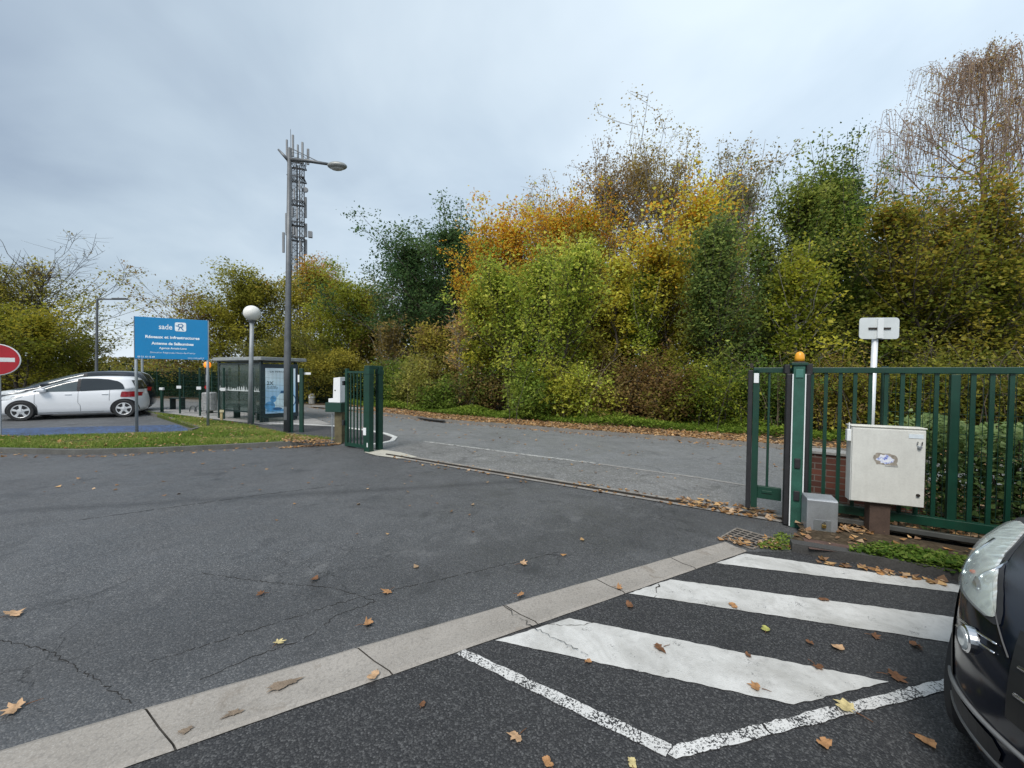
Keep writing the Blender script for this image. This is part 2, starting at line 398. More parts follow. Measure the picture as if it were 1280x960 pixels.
cc = t.ramp(t.noise(1.7, 6, .6), [(.3, (.225, .205, .18)), (.7, (.315, .29, .26))])
cc = t.mix(t.ramp(t.noise(160, 3), [(.5, 0), (.68, .5)]), cc, (.40, .38, .355))
cc = t.mix(t.ramp(t.voro(75).outputs['Distance'], [(.5, 0), (.9, .4)]), cc, (.14, .13, .12))
cc = t.mix(t.ramp(t.noise(3.4, 6, .65, dist=1), [(.58, 0), (.72, .65)]), cc, (.13, .098, .068))
ss = t.n('ShaderNodeTexCoord')
t.bump(t.noise(90, 4), .4, .004); CHAN = t.fin(cc, .8, 0, .3)
struct('drainage_channel', m, CHAN)
struct('channel_bed', ngon([tuple(ub), tuple(ch_u[1]), tuple(ch_l[1]), tuple(lb)], .0068), M('joint_dirt', (.045, .04, .034), .9, 0, .4, 9))
# rust-brown patches on the channel
m = MB()
for px, py, a, b in ((353, 860, .085, .035), (292, 896, .05, .02), (232, 918, .03, .02)):
    c = G(px, py); pl = []
    for k in range(64):
        an = 2 * math.pi * k / 64; rr = (.85 + .2 * math.sin(3 * an + px) + .12 * math.sin(7 * an)) * random.uniform(.78, 1.12); x, y = a * rr * math.cos(an), b * rr * math.sin(an)
        pl.append((c[0] + x * .895 - y * .446, c[1] + x * .446 + y * .895))
    m.sheet(pl, .0205)
struct('channel_stain', m, M('rust_stain', (.16, .12, .085), .85, 0, .6, 26, fine=.5))

def marking(name, pts, mat, z=.0085):
    pl = rough_edge([np.array(G(*p)) for p in pts], .035, .0045)
    o = ngon([(p[0], p[1]) for p in pl], z).build(name, mat); o['kind'] = 'structure'; tri(o); return o
marking('white_stripe', [(619, 802), (712, 774), (1111, 854), (992, 882.5)], PAINTW)
e1 = [G(838, 725.5), G(1180, 771)]; e2 = [G(786, 743), G(1180, 803)]
def far(px0, px1, d): return ext(G(*px0), G(*px1), d)
def mk3(name, a0, a1, b1, b0, d):
    p = [G(*a0), far(a0, a1, d), far(b0, b1, d), G(*b0)]
    o = ngon([(q[0], q[1]) for q in rough_edge(p, .035, .0045)], .0085).build(name, PAINTW); o['kind'] = 'structure'; tri(o)
mk3('white_stripe', (838, 725.5), (1180, 771), (1180, 803), (786, 743), .35)
mk3('white_stripe', (931, 693), (1182, 730), (1182, 740), (895, 705), .25)
marking('bay_line', [(581, 813), (842, 934), (832, 948), (570, 819)], PAINTL)
o = far((843, 934), (1188, 848.5), .5); o2 = far((846, 951), (1190, 863), .5)
pl = rough_edge([G(835, 945), G(843, 933.5), o, o2, G(845, 951)], .035, .005)
o = ngon([(q[0], q[1]) for q in pl], .0092).build('bay_line', PAINTL); o['kind'] = 'structure'; tri(o)
# cracks that run across the stripes and the channel
def crack(name, pts, w, z):
    P = [G(*p)[:2] for p in pts]; out = []
    for a, b in zip(P[:-1], P[1:]):
        k = max(2, int(np.linalg.norm(b - a) / .022))
        for j in range(k): out.append(tuple(a + (b - a) * j / k + np.array((random.gauss(0, .007), random.gauss(0, .007)))))
    out.append(tuple(P[-1])); a = offset_line(out, w / 2); b = offset_line(out, -w / 2)
    m = MB()
    ws = [max(.25, .75 + .45 * math.sin(i * .9) * math.sin(i * .37 + 1) + random.uniform(-.35, .35)) for i in range(len(out))]
    a = [tuple(np.array(o_) + (np.array(q_) - np.array(o_)) * w_) for o_, q_, w_ in zip(out, a, ws)]; b = [tuple(np.array(o_) + (np.array(q_) - np.array(o_)) * w_) for o_, q_, w_ in zip(out, b, ws)]
    for i in range(len(out) - 1):
        if random.random() < .10: continue
        m.add([(*a[i], z), (*a[i + 1], z), (*b[i + 1], z), (*b[i], z)], [(0, 1, 2, 3)])
    struct(name, m, M('crack_dark', (.012, .011, .010), .95, 0, .3, 20))
crack('crack', [(628, 760), (648, 775), (664, 786), (700, 806), (722, 816), (738, 826)], .006, .0225)
crack('crack', [(664, 784), (692, 782), (718, 784), (746, 779)], .004, .0105)
crack('crack', [(824, 731), (821, 740), (818, 748)], .009, .0105)
crack('crack', [(953, 908), (958, 913), (966, 920)], .010, .0105)
crack('crack', [(700, 690), (560, 722), (430, 752), (330, 784), (180, 830)], .006, .0015)
crack('crack', [(470, 752), (420, 770), (380, 800), (330, 815), (250, 850)], .007, .0015)
crack('crack', [(250, 716), (330, 728), (420, 735), (470, 752)], .006, .0015)
crack('crack', [(0, 800), (60, 812), (120, 850), (170, 880)], .006, .0015)
crack('crack', [(100, 650), (230, 632), (330, 618), (430, 606)], .014, .0016)

# kerb and planted strip in front of the right gate
kr = [tuple(G(990, 690)[:2]), tuple(G(1189, 724.5)[:2])]; kr.append(tuple(ext(kr[0], kr[1], 8)))
struct('bay_kerb', band(MB(), kr, 0, .11, -.01, .085), M('dark_kerb', (.05, .049, .047), .85, 0, .35, 5, bump=.4, fine=.4))
soil = [tuple(np.array(kr[0]) + (.06, .1)), tuple(ext(kr[0], kr[1], 8) + np.array((.05, .10))), gate_pt(9, -.12), gate_pt(.1, -.12), tuple(G(1000, 668)[:2])]
struct('planting_strip', ngon(soil, .07), SOIL); tri(bpy.data.objects['planting_strip'])
struct('paving_strip', ngon([tuple(G(p[0], p[1], .075)[:2]) for p in [(1003, 672), (1062, 682), (1068, 692), (1012, 686)]], .075), M('red_paving', (.085, .05, .04), .85, 0, .4, 12, bump=.3, fine=.3))
struct('outer_soil', ngon([gate_pt(.25, .12), gate_pt(9, .12), gate_pt(9, 3.2), gate_pt(.9, 3.2)], .03), SOIL)

# grass island with its kerb
gf = [(-60, 563), (0, 565), (100, 567), (200, 564.5), (300, 559.5), (390, 555), (424, 553)]
gfw = [tuple(G(*p)[:2]) for p in gf]; gfw = [tuple(ext(gfw[1], gfw[0], 6))] + gfw
grassp = gfw + [tuple(G(p[0], p[1], .09)[:2]) for p in [(363, 543), (316, 532), (280, 526), (225, 519.5), (203, 517), (182, 514), (252, 535.5), (238, 539.5), (100, 543.5), (0, 545)]]
grassp.append(tuple(ext(G(0, 545, .09)[:2] + np.array((1, 0)), G(0, 545, .09)[:2], 8)))
TURF = asphalt('turf_soil', (.05, .075, .015), (.085, .11, .026), (.10, .10, .04), .4, 0, 40, .9, .1)
o = MB().prism(grassp, -.01, .08).build('lawn', TURF); o['kind'] = 'structure'; tri(o)
struct('lawn_kerb', band(MB(), gfw, -.10, .0, -.01, .095), KERBM)
pk = [tuple(G(*p)[:2]) for p in [(178, 515), (215, 525), (253, 537.5), (240, 541)]]
struct('car_park_kerb', band(MB(), pk, -.1, .0, -.01, .1), KERBM)
struct('blue_bay', ngon([tuple(G(*p)[:2]) for p in [(-120, 537), (0, 536), (222, 531), (240, 538.5), (100, 543), (0, 544.5), (-120, 546)]], .0045), PAINTB); tri(bpy.data.objects['blue_bay'])
# ------------------------------------------------------------------ text
def text(s, size, bold=0.0):
    cu = bpy.data.curves.new('lettering', 'FONT'); cu.body = s; cu.size = size; cu.align_x = 'CENTER'; cu.align_y = 'CENTER'
    cu.offset = bold; cu.resolution_u = 3
    o = bpy.data.objects.new('lettering_source', cu); COL.objects.link(o)
    me = bpy.data.meshes.new_from_object(o.evaluated_get(bpy.context.evaluated_depsgraph_get()))
    bpy.data.objects.remove(o); bpy.data.curves.remove(cu)
    v = [tuple(x.co) for x in me.vertices]; f = [tuple(p.vertices) for p in me.polygons]; bpy.data.meshes.remove(me)
    return v, f
def put_text(m, s, size, x, z, y, width=None, bold=0.0):    # onto a panel in the local x-z plane that faces -y
    v, f = text(s, size, bold)
    k = 1.0
    if width: k = width / (max(p[0] for p in v) - min(p[0] for p in v))
    m.add([(x + p[0] * k, y, z + p[1]) for p in v], f)

GA = math.atan2(gdir[1], gdir[0])
# ------------------------------------------------------------------ right: sliding gate (local x runs along the gate)
g0 = np.array((*gate_pt(0), 0))
gate = thing('sliding_gate', 'long green sliding gate standing open behind the cream cabinet', 'gate', g0, GA)
x0, x1, zt = -.30, 6.2, 1.78
MB().box(((x0 + x1) / 2, 0, zt - .03), (x1 - x0, .06, .06)).build('top_rail', GREEN, gate, bevel=.004)
MB().box(((.02 + x1) / 2, 0, .24), (x1 - .02, .07, .09)).build('bottom_rail', GREEN, gate, bevel=.004)
MB().box(((.3 + x1) / 2, .0, .115), (x1 - .3, .05, .05)).build('guide_rail', M('grey_steel_edge', (.10, .105, .10), .5, .4), gate, bevel=.004)
MB().box((x0 + .032, 0, .93), (.065, .06, 1.64)).build('end_stile', GREEN, gate, bevel=.004)
MB().box((x0 - .028, 0, .92), (.05, .07, 1.66)).build('rubber_edge', BLACK, gate, bevel=.008)
MB().box((x0 + .03, -.034, 1.655), (.05, .01, .115)).build('white_label', WHITE, gate, bevel=.003)
MB().box(((x0 + .065 + .0) / 2 - .0, 0, .30), (.235, .045, .145)).build('lower_panel', GREEN, gate, bevel=.004)
MB().box((x0 + .16, -.03, .315), (.10, .012, .03)).build('pull_handle', GREEN, gate, bevel=.003)
MB().tube([(x0 + .16, 0, .37), (x0 + .16, 0, zt - .06)], .013, 6).build('bar', GREEN, gate)
b0 = MB().box((0, 0, .99), (.032, .022, 1.46)).build('bar', GREEN, gate); b0.location = (.26 - .123, 0, 0)
for i in range(48):
    if i % 10 == 9 + 0 and i: continue
    c = b0.copy(); COL.objects.link(c); c.location = (.26 + .123 * i, 0, 0)
for i in (9, 19, 29, 39): MB().box((.26 + .123 * i, 0, .99), (.062, .055, 1.44)).build('stiffener', GREEN, gate, bevel=.004)
MB().box((x0 - .02, -.0, zt + .025), (.035, .035, .05)).build('stop_bolt', IRON, gate)

# guide post with safety edges and the amber beacon
pst = thing('gate_post', 'green gate post with black rubber edges at end of long sliding gate', 'gate post', G(993, 658), GA + .10)
MB().box((0, 0, .90), (.105, .10, 1.80)).build('post', M('faded_green', (.02, .085, .06), .5, 0, .4, 7, fine=.3), pst, bevel=.004)
for s in (-1, 1):
    MB().box((s * .085, .01, .86), (.052, .085, 1.70)).build('rubber_edge', BLACK, pst, bevel=.012)
    MB().box((s * .0575, -.046, .86), (.010, .012, 1.69)).build('white_strip', WHITE, pst)
MB().box((0, -.058, .72), (.055, .02, .11)).build('photocell', BLACK, pst, bevel=.008)
MB().box((0, -.058, .36), (.055, .02, .11)).build('photocell', BLACK, pst, bevel=.008)
MB().box((0, -.055, 1.71), (.07, .012, .09)).build('key_plate', M('plate_green', (.05, .16, .13), .45), pst, bevel=.003)
MB().box((0, .0, 1.815), (.15, .13, .03)).build('cap', GREEN, pst, bevel=.004)
MB().box((.1, .05, 1.76), (.06, .10, .12)).build('bracket', BLACK, pst, bevel=.006)
MB().box((-.1, .05, 1.76), (.05, .10, .10)).build('bracket', BLACK, pst, bevel=.006)
bc = thing('beacon_lamp', 'amber domed beacon lamp on top of the black edged gate post', 'beacon', np.array(G(993, 658)) + (0.01, 0, 1.83))
MB().lathe([(.05, 0), (.05, .015)], n=16).build('base', BLACK, bc)
MB().lathe([(.046, .015), (.047, .05), (.042, .09), (.028, .115), (.002, .125)], n=18).build('dome', YELLOW, bc, smooth=True)
MB().tube([(.05, .05, .0), (.09, .06, .05), (.06, .08, .09)], .012, 6).build('cable', BLACK, bc, smooth=True)

# cream cabinet on its brown post
pl_, pr_ = A(1064, 627, 3.95)[:2], A(1153, 635, 3.78)[:2]
cz = math.atan2(pr_[1] - pl_[1], pr_[0] - pl_[0]) - .10; cw = float(np.hypot(*(pr_ - pl_)))
cb = thing('control_cabinet', 'cream metal control cabinet with a torn sticker, on a brown post', 'cabinet', (*((pl_ + pr_) / 2), 0), cz)
zb, zh = .392, .775
MB().box((0, .07, zb + zh / 2), (cw, .12, zh)).build('body', CREAM, cb, bevel=.006)
MB().box((0, .003, zb + zh / 2 - .004), (cw - .012, .016, zh - .022)).build('door', CREAM, cb, bevel=.004)
MB().box((0, .07, zb + zh + .006), (cw + .01, .145, .012)).build('lid', M('cream_lid', (.7, .69, .62), .4), cb, bevel=.003)
lk = MB().lathe([(.016, 0), (.016, -.022), (.012, -.026)], (cw / 2 - .055, -.004, zb + .60), 14, 'y').build('lock', GALV, cb)
MB().tube([(cw / 2 - .072, -.012, zb + .62), (cw / 2 - .072, -.02, zb + .655)], .005, 6).build('hasp', CHROME, lk)
MB().tube([(cw / 2 - .038, -.012, zb + .62), (cw / 2 - .038, -.02, zb + .655)], .005, 6).build('hasp', CHROME, lk)
MB().lathe([(.014, 0), (.014, -.016)], (cw / 2 - .055, -.004, zb + .125), 12, 'y').build('lock', IRON, cb)
MB().box((cw / 2 - .08, -.007, zb + .705), (.11, .003, .04)).build('name_plate', M('plate_white', (.62, .68, .72), .4), cb)
sx, sz = -cw / 2 + .275, zb + .455
m = MB(); pl = []
for k in range(26):
    a = 2 * math.pi * k / 26; r = random.uniform(.88, 1.1); pl.append((sx + .092 * r * math.copysign(abs(math.cos(a)) ** .6, math.cos(a)), -.0065, sz + .062 * r * math.copysign(abs(math.sin(a)) ** .6, math.sin(a)) - .01 * math.cos(a)))
m.sheet(pl); m.build('sticker_residue', M('sticker_glue', (.27, .24, .20), .8, 0, .35, 30), cb)
m = MB(); pl = []
for k in range(24):
    a = 2 * math.pi * k / 24; r = random.uniform(.72, 1.1); pl.append((sx - .004 + .072 * r * math.cos(a), -.0075, sz + .004 + .05 * r * math.sin(a)))
m.sheet(pl)
tt = NT('torn_paper'); tt.m = tt.fin(tt.ramp(tt.noise(38, 5, .7), [(.38, (.10, .15, .50)), (.47, (.62, .66, .78)), (.6, (.74, .75, .78))]), .7)
m.build('torn_sticker', tt.m, cb)
MB().box((sx + .045, -.0068, sz - .062), (.10, .002, .014)).build('sticker_strip', M('grey_strip', (.35, .35, .33), .7, 0, .4, 40), cb)
MB().box((-cw / 2 - .018, .03, zb + .68), (.035, .05, .12)).build('socket_box', WHITE, cb, bevel=.004)
MB().tube([(-cw / 2 - .012, .03, zb + .735), (-cw / 2 - .012, .03, zb + .81)], .006, 6).build('antenna', WHITE, cb)
MB().box((-.03, .10, .26), (.165, .12, .40)).build('post', WOODP, cb, bevel=.004)

# small galvanised box
a_, b_ = G(1008, 669.5)[:2], G(1047, 674.5)[:2]
sb = thing('meter_box', 'small galvanised steel box with brass padlock on the ground beside the cream cabinet', 'steel box', (*((a_ + b_) / 2), 0), math.atan2(*(b_ - a_)[::-1]))
bw = float(np.hypot(*(b_ - a_))); 
m = MB(); prof = [(0, .0), (.17, 0), (.17, .415), (.02, .395), (0, .38)]
m.add([(s * bw / 2, y, z) for s in (-1, 1) for y, z in prof], [(0, 1, 2, 3, 4), (9, 8, 7, 6, 5)] + [(i, 5 + i, 5 + (i + 1) % 5, (i + 1) % 5) for i in range(5)])
m.build('body', GALV, sb, bevel=.006)
MB().prism([(-.075, -.004), (.075, -.004), (.075, .0), (-.075, .0)], .06, .185).build('lock_plate', M('zinc_plate', (.27, .29, .30), .4, .6, .2), sb, bevel=.002)
pk_ = MB().box((.01, -.016, .125), (.036, .02, .036)).build('padlock', M('brass', (.42, .30, .10), .35, .9, .2), sb, bevel=.004)
MB().tube([(-.001, -.016, .14), (-.001, -.016, .163), (.01, -.016, .172), (.021, -.016, .163), (.021, -.016, .14)], .004, 6).build('shackle', CHROME, pk_)

# drain grate
q = [G(901, 672.5, .006), G(921, 661, .006), G(971, 675, .006), G(941, 686.5, .006)]
dg = thing('drain_grate', 'rusty square iron drain grate at the upper end of the concrete channel', 'drain grate', (q[0] + q[2]) / 2)
c0 = (q[0] + q[2]) / 2
def bl(u, v): return (q[0] * (1 - u) + q[1] * u) * (1 - v) + (q[3] * (1 - u) + q[2] * u) * v - c0
MB().sheet([bl(0, 0), bl(1, 0), bl(1, 1), bl(0, 1)], .002).build('pit', M('pit_black', (.004, .004, .004), .9), dg)
fr = MB()
for i in range(7):
    u = i / 6; fr.tube([bl(u, 0) + (0, 0, .006), bl(u, 1) + (0, 0, .006)], .009 if i in (0, 6) else .0055, 4)
for i in range(6):
    u = i / 5; fr.tube([bl(0, u) + (0, 0, .005), bl(1, u) + (0, 0, .005)], .009 if i in (0, 5) else .0055, 4)
fr.build('bars', M('rusty_iron', (.26, .23, .20), .7, .3, .4, 30, bump=.3), dg)

# brick wall behind the gate, wire fence, white sign on a post
bw_ = NT('brick_wall_red'); br = bw_.n('ShaderNodeTexBrick'); mp = bw_.n('ShaderNodeMapping'); mp.inputs['Rotation'].default_value = (R(90), 0, 0)
bw_.l(bw_.coord(), mp.inputs[0]); bw_.l(mp.outputs[0], br.inputs['Vector']); br.inputs['Scale'].default_value = 1.0
for k_, v_ in (('Brick Width', .22), ('Row Height', .075), ('Mortar Size', .006)): br.inputs[k_].default_value = v_
br.inputs['Color1'].default_value = (.16, .055, .035, 1); br.inputs['Color2'].default_value = (.09, .034, .024, 1); br.inputs['Mortar'].default_value = (.16, .14, .12, 1)
bw_.fin(br.outputs['Color'], .85); BRICK = bw_.m
wp = gate_pt(.28, .75)
bwl = thing('brick_wall', 'low red brick wall with pale coping, behind the sliding gate', 'brick wall', (*wp, 0), GA)
MB().box((.55, 0, .36), (1.1, .22, .72)).build('wall', BRICK, bwl)
MB().box((.55, 0, .735), (1.15, .27, .035)).build('coping', CONC, bwl, bevel=.005)
sp = A(1087, 545, 5.3)
sg = thing('road_sign', 'back of a small white road sign on a white post beyond the sliding gate', 'road sign', (sp[0], sp[1], 0), -.12)
zc = A(1091, 411, 5.3)[2]
MB().tube([(0, 0, 0), (.03, 0, zc - .1)], .034, 12).build('post', M('white_painted_post', (.66, .68, .70), .4, .2, .08), sg, smooth=True)
m = MB(); pl = []
for cx_, cz_, a0 in ((.20, .10, 0), (-.20, .10, 90), (-.20, -.10, 180), (.20, -.10, 270)):
    for k in range(6): a = R(a0 + 18 * k); pl.append((.045 + cx_ + .045 * math.cos(a), zc + cz_ + .045 * math.sin(a)))
m.xprism(pl, -.048, -.038); m.build('plate', M('sign_back', (.60, .63, .63), .45, .1, .06), sg, bevel=.002)
MB().box((.045, -.06, zc), (.07, .024, .27)).build('bracket', M('sign_bracket', (.70, .72, .72), .4, .1, .05), sg)
for s in (-1, 1): MB().box((.045 + s * .085, -.054, zc - .003), (.10, .012, .026)).build('clamp', IRON, sg)
wf = thing('wire_fence', 'thin green wire mesh fence just behind the right part of sliding gate', 'wire fence', (*gate_pt(.9, .22), 0), GA)
m = MB()
for i in range(100): m.box((.053 * i, 0, .88), (.004, .004, 1.66))
for i in range(9): m.box((2.65, .004, .08 + .205 * i), (5.3, .004, .005))
m.build('mesh_panel', DKGREEN, wf)
for i in range(3): MB().box((2.5 * i + .02, .03, .9), (.05, .04, 1.8)).build('post', DKGREEN, wf)

# ------------------------------------------------------------------ left gate posts, fence piece and intercom pillar
lp = thing('gate_portal', 'pair of green square gate posts joined by a top bar at entrance', 'gate post', G(461, 565), GA)
pa, pb = np.zeros(3), G(474, 562.5) - G(461, 565)
ca_, sa_ = math.cos(-GA), math.sin(-GA); pb = np.array((pb[0] * ca_ - pb[1] * sa_, pb[0] * sa_ + pb[1] * ca_, 0))
MB().box((0, 0, .92), (.16, .12, 1.84)).build('post', GREEN, lp, bevel=.005)
MB().box((pb[0], pb[1], .91), (.12, .11, 1.82)).build('post', GREEN, lp, bevel=.005)
d_ = pb[:2]; an = math.atan2(d_[1], d_[0]); 
MB().box((pb[0] / 2, pb[1] / 2, 1.80), (float(np.hypot(*d_)) + .10, .07, .08), an).build('crossbar', GREEN, lp, bevel=.004)
for c in ((0, 0), pb[:2]): MB().box((c[0], c[1], 1.70), (.17 if c[0] == 0 and c[1] == 0 else .135, .135, .10)).build('guide_roller_housing', GREEN, lp, bevel=.006)
MB().box((-.055, -.065, .44), (.09, .012, .16)).build('reflector', WHITE, lp, bevel=.01)
MB().box((.03, -.063, .16), (.03, .008, .09)).build('sticker', WHITE, lp)
fa = G(433, 558.5)
fp = thing('side_fence', 'short green bar fence panel beside the gate posts and white pillar box', 'fence', fa, GA)
Lf = 0.78
for x, w in ((0.02, .075), (Lf - .0, .05)): MB().box((x, 0, .90), (w, .06, 1.76)).build('stile', GREEN, fp, bevel=.004)
MB().box((Lf / 2, 0, 1.70), (Lf, .04, .05)).build('top_rail', GREEN, fp); MB().box((Lf / 2, 0, .07), (Lf, .05, .07)).build('bottom_rail', GREEN, fp)
for i in range(5): MB().box((.15 + .115 * i, 0, .88), (.028, .022, 1.60)).build('bar', GREEN, fp)
MB().box((-.03, -.05, .55), (.06, .06, .12)).build('hinge', BLACK, fp, bevel=.006); MB().box((-.03, -.05, 1.45), (.05, .05, .10)).build('hinge', BLACK, fp, bevel=.006)
pp = A(423, 553, 9.15)
ip = thing('entry_pillar', 'white housing and green box on a mossy wooden post by the green gate', 'entry pillar', (pp[0], pp[1], 0), -.25)
MB().box((.02, .03, .43), (.20, .14, .86)).build('post', MOSSW, ip, bevel=.006)
MB().tube([(-.125, -.06, 0), (-.125, -.06, .72)], .012, 6).build('conduit', PALEPOST, ip)
MB().box((-.05, 0, .865), (.43, .26, .22)).build('green_box', DKGREEN, ip, bevel=.008)
m = MB(); m.xprism([(-.20, .98), (.125, .98), (.125, 1.58), (-.06, 1.56), (-.075, 1.08), (-.20, 1.07)], -.10, .10)
m.build('white_housing', M('white_housing', (.74, .75, .76), .4, 0, .05), ip, bevel=.008)
MB().box((-.01, -.103, 1.27), (.03, .008, .025)).build('lock', IRON, ip)

# ------------------------------------------------------------------ lamps
L0 = G(359, 541)
sl = thing('street_lamp', 'tall grey street lamp with one arm and an oval head, beside the bus shelter', 'street lamp', L0)
top = A(362, 186, L0[1]) - L0
m = MB(); m.tube([(0, 0, 0), (.01, 0, 2), top * .5 + (0, 0, 0), top], [.092, .088, .072, .052], 14); m.build('post', GREYP, sl, smooth=True)
MB().box((0, -.085, .55), (.085, .02, .36)).build('access_door', GREYP, sl, bevel=.004)
el = A(415, 206, L0[1]) - L0; st = A(361, 199, L0[1]) - L0
MB().tube([st, st * .5 + el * .5 + (0, 0, .02), el], [.05, .045, .035], 10).build('arm', GREYP, sl, smooth=True)
MB().tube([A(361, 201, L0[1]) - L0, A(348, 187, L0[1]) - L0], [.05, .028], 8).build('stub_arm', GREYP, sl, smooth=True)
MB().tube([A(361, 184, L0[1]) - L0, A(398, 202, L0[1]) - L0], .012, 6).build('brace', GREYP, sl)
hc = A(421.5, 207.5, L0[1]) - L0
hd = MB().ell(hc, (.27, .15, .10), 20, 10).build('lamp_head', M('lamp_head_grey', (.24, .25, .24), .45, .2), sl, smooth=True)
MB().ell(hc - np.array((0, 0, .04)), (.20, .11, .085), 16, 8).build('diffuser', M('diffuser_glass', (.40, .41, .39), .2), hd, smooth=True)
G0 = G(312.5, 532)
gl_ = thing('globe_lamp', 'white globe lamp on a slim grey post in front of the bus shelter', 'globe lamp', G0)
gc = A(315, 391.5, G0[1]) - G0
MB().tube([(0, 0, 0), gc * .5, gc - (0, 0, .24)], [.068, .063, .058], 12).build('post', M('globe_post', (.24, .26, .27), .5, .2), gl_, smooth=True)
MB().lathe([(.06, 0), (.10, .02), (.11, .05), (.08, .07)], gc - np.array((0, 0, .29)), 14).build('collar', GREYP, gl_)
MB().ell(gc, (.238, .238, .238), 24, 14).build('globe', M('opal_globe', (.72, .71, .66), .35, 0, .05, 3), gl_, smooth=True)
D0 = A(120, 490, 20.0); D0[2] = 0
dl = thing('street_lamp', 'thin street lamp with a flat arm, beyond the parked cars in front of trees', 'street lamp', D0)
dt = A(121.5, 374, 20.0) - D0; de = A(155, 374, 20.0) - D0
MB().tube([(0, 0, 0), dt], [.075, .05], 8).build('post', GREYP, dl); MB().tube([dt, de], [.04, .035], 6).build('arm', GREYP, dl)
MB().box(tuple(de + (-.2, 0, .02)), (.7, .22, .07)).build('lamp_head', GREYP, dl, bevel=.02)

# ------------------------------------------------------------------ signs
l0, l1 = A(168.5, 447, 10.45), A(260, 452, 11.15)
sw = float(np.hypot(*(l1 - l0)[:2])); sa = math.atan2((l1 - l0)[1], (l1 - l0)[0])
bs = thing('company_sign', 'large blue company sign board on two grey posts by the car park', 'sign board', (l0[0], l0[1], 0), sa)
zb = 2.02; hh = 1.14
BLUE = M('sign_blue', (.001, .205, .46), .4, 0, .05, 2)
for x in (.015, sw - .015): MB().tube([(x, .035, 0), (x, .035, zb + hh)], .035, 10).build('post', PALEPOST, bs, smooth=True)
MB().box((sw / 2, 0, zb + hh / 2), (sw, .022, hh)).build('board', BLUE, bs, bevel=.003)
MB().box((-.006, 0, zb + hh / 2), (.012, .034, hh + .01)).build('edge_trim', GALV, bs)
m = MB()
SGL = M('sign_lettering', (.74, .80, .86), .5)
def tx(s, size, xf, zf, w=None, b=0.0):
    m = MB(); put_text(m, s, size, sw * xf, zb + hh * zf, -.0135, w, b); m.build('lettering', SGL, bs, recalc=False)
tx('sade', .20, .41, .78, .29, .003)
tx('Réseaux et infrastructures', .105, .51, .53, 1.18, .004)
tx('Antenne de Sallaumines', .10, .51, .375, .92, .0045)
tx('Agence Artois-Lens', .075, .51, .265, .60, .002)
tx('Direction Régionale Hauts-de-France', .06, .51, .155, .98, .0)
tx('03 21 13 12 68', .058, .15, .045, .36, .001)
tx('www.sade-cgth.fr', .055, .83, .04, .38, .0)
m = MB(); pl = []
for cx_, cz_, a0 in ((1, 1, 0), (-1, 1, 90), (-1, -1, 180), (1, -1, 270)):
    for k in range(5): a = R(a0 + 22.5 * k); pl.append((sw * .615 + cx_ * .085 + .04 * math.cos(a), -.0135, zb + hh * .80 + cz_ * .085 + .04 * math.sin(a)))
m.sheet(pl[::-1]); lg = m.build('logo_panel', M('logo_white', (.72, .78, .82), .5), bs, recalc=False)
m = MB(); cx_, cz_ = sw * .615, zb + hh * .80
def lp_(pts, w): 
    for a, b in zip(pts[:-1], pts[1:]):
        a, b = np.array(a), np.array(b); d = (b - a) / np.linalg.norm(b - a); n_ = np.array((-d[1], d[0])) * w / 2; a = a - d * w * .3; b = b + d * w * .3
        m.add([(cx_ + p[0], -.0150, cz_ + p[1]) for p in (a - n_, b - n_, b + n_, a + n_)], [(0, 1, 2, 3)])
lp_([(-.045, -.09), (-.02, -.02), (-.055, .03), (-.04, .07), (.02, .085), (.055, .05), (.045, .0), (.0, -.005)], .022); lp_([(.0, -.005), (.06, -.09)], .024); lp_([(-.07, .01), (-.10, .03)], .02)
m.build('logo_figure', M('logo_blue', (.02, .16, .36), .5), lg, recalc=False)

ne = A(-4, 449.5, 9.7)
ns = thing('no_entry_sign', 'round red no entry sign on a grey post at left edge', 'road sign', (ne[0], ne[1], 0), .62)
nz = ne[2]; NR = .40
MB().box((0, .05, (nz - .1) / 2), (.085, .045, nz - .1)).build('post', PALEPOST, ns, bevel=.006)
MB().lathe([(NR, 0), (NR, -.02), (NR - .012, -.024)], (0, 0, nz), 40, 'y').build('rim', M('sign_white', (.72, .72, .72), .45, 0, .04), ns)
MB().lathe([(NR - .022, 0), (NR - .022, -.0015)], (0, -.0255, nz), 40, 'y').build('red_disc', M('sign_red', (.42, .012, .022), .45, 0, .06), ns)
MB().box((0, -.028, nz), (.60, .002, .105)).build('white_bar', M('sign_bar', (.72, .72, .72), .45, 0, .04), ns)
m0 = A(178, 475, 17.5)
gp = thing('grey_pole', 'slim grey pole standing behind the blue sign board and the cars', 'pole', (m0[0], m0[1], 0))
MB().tube([(0, 0, 0), (0, 0, 2.45)], .05, 8).build('shaft', PALEPOST, gp); MB().lathe([(.052, 0), (.06, .02), (.02, .05)], (0, 0, 2.45), 8).build('cap', GREYP, gp)

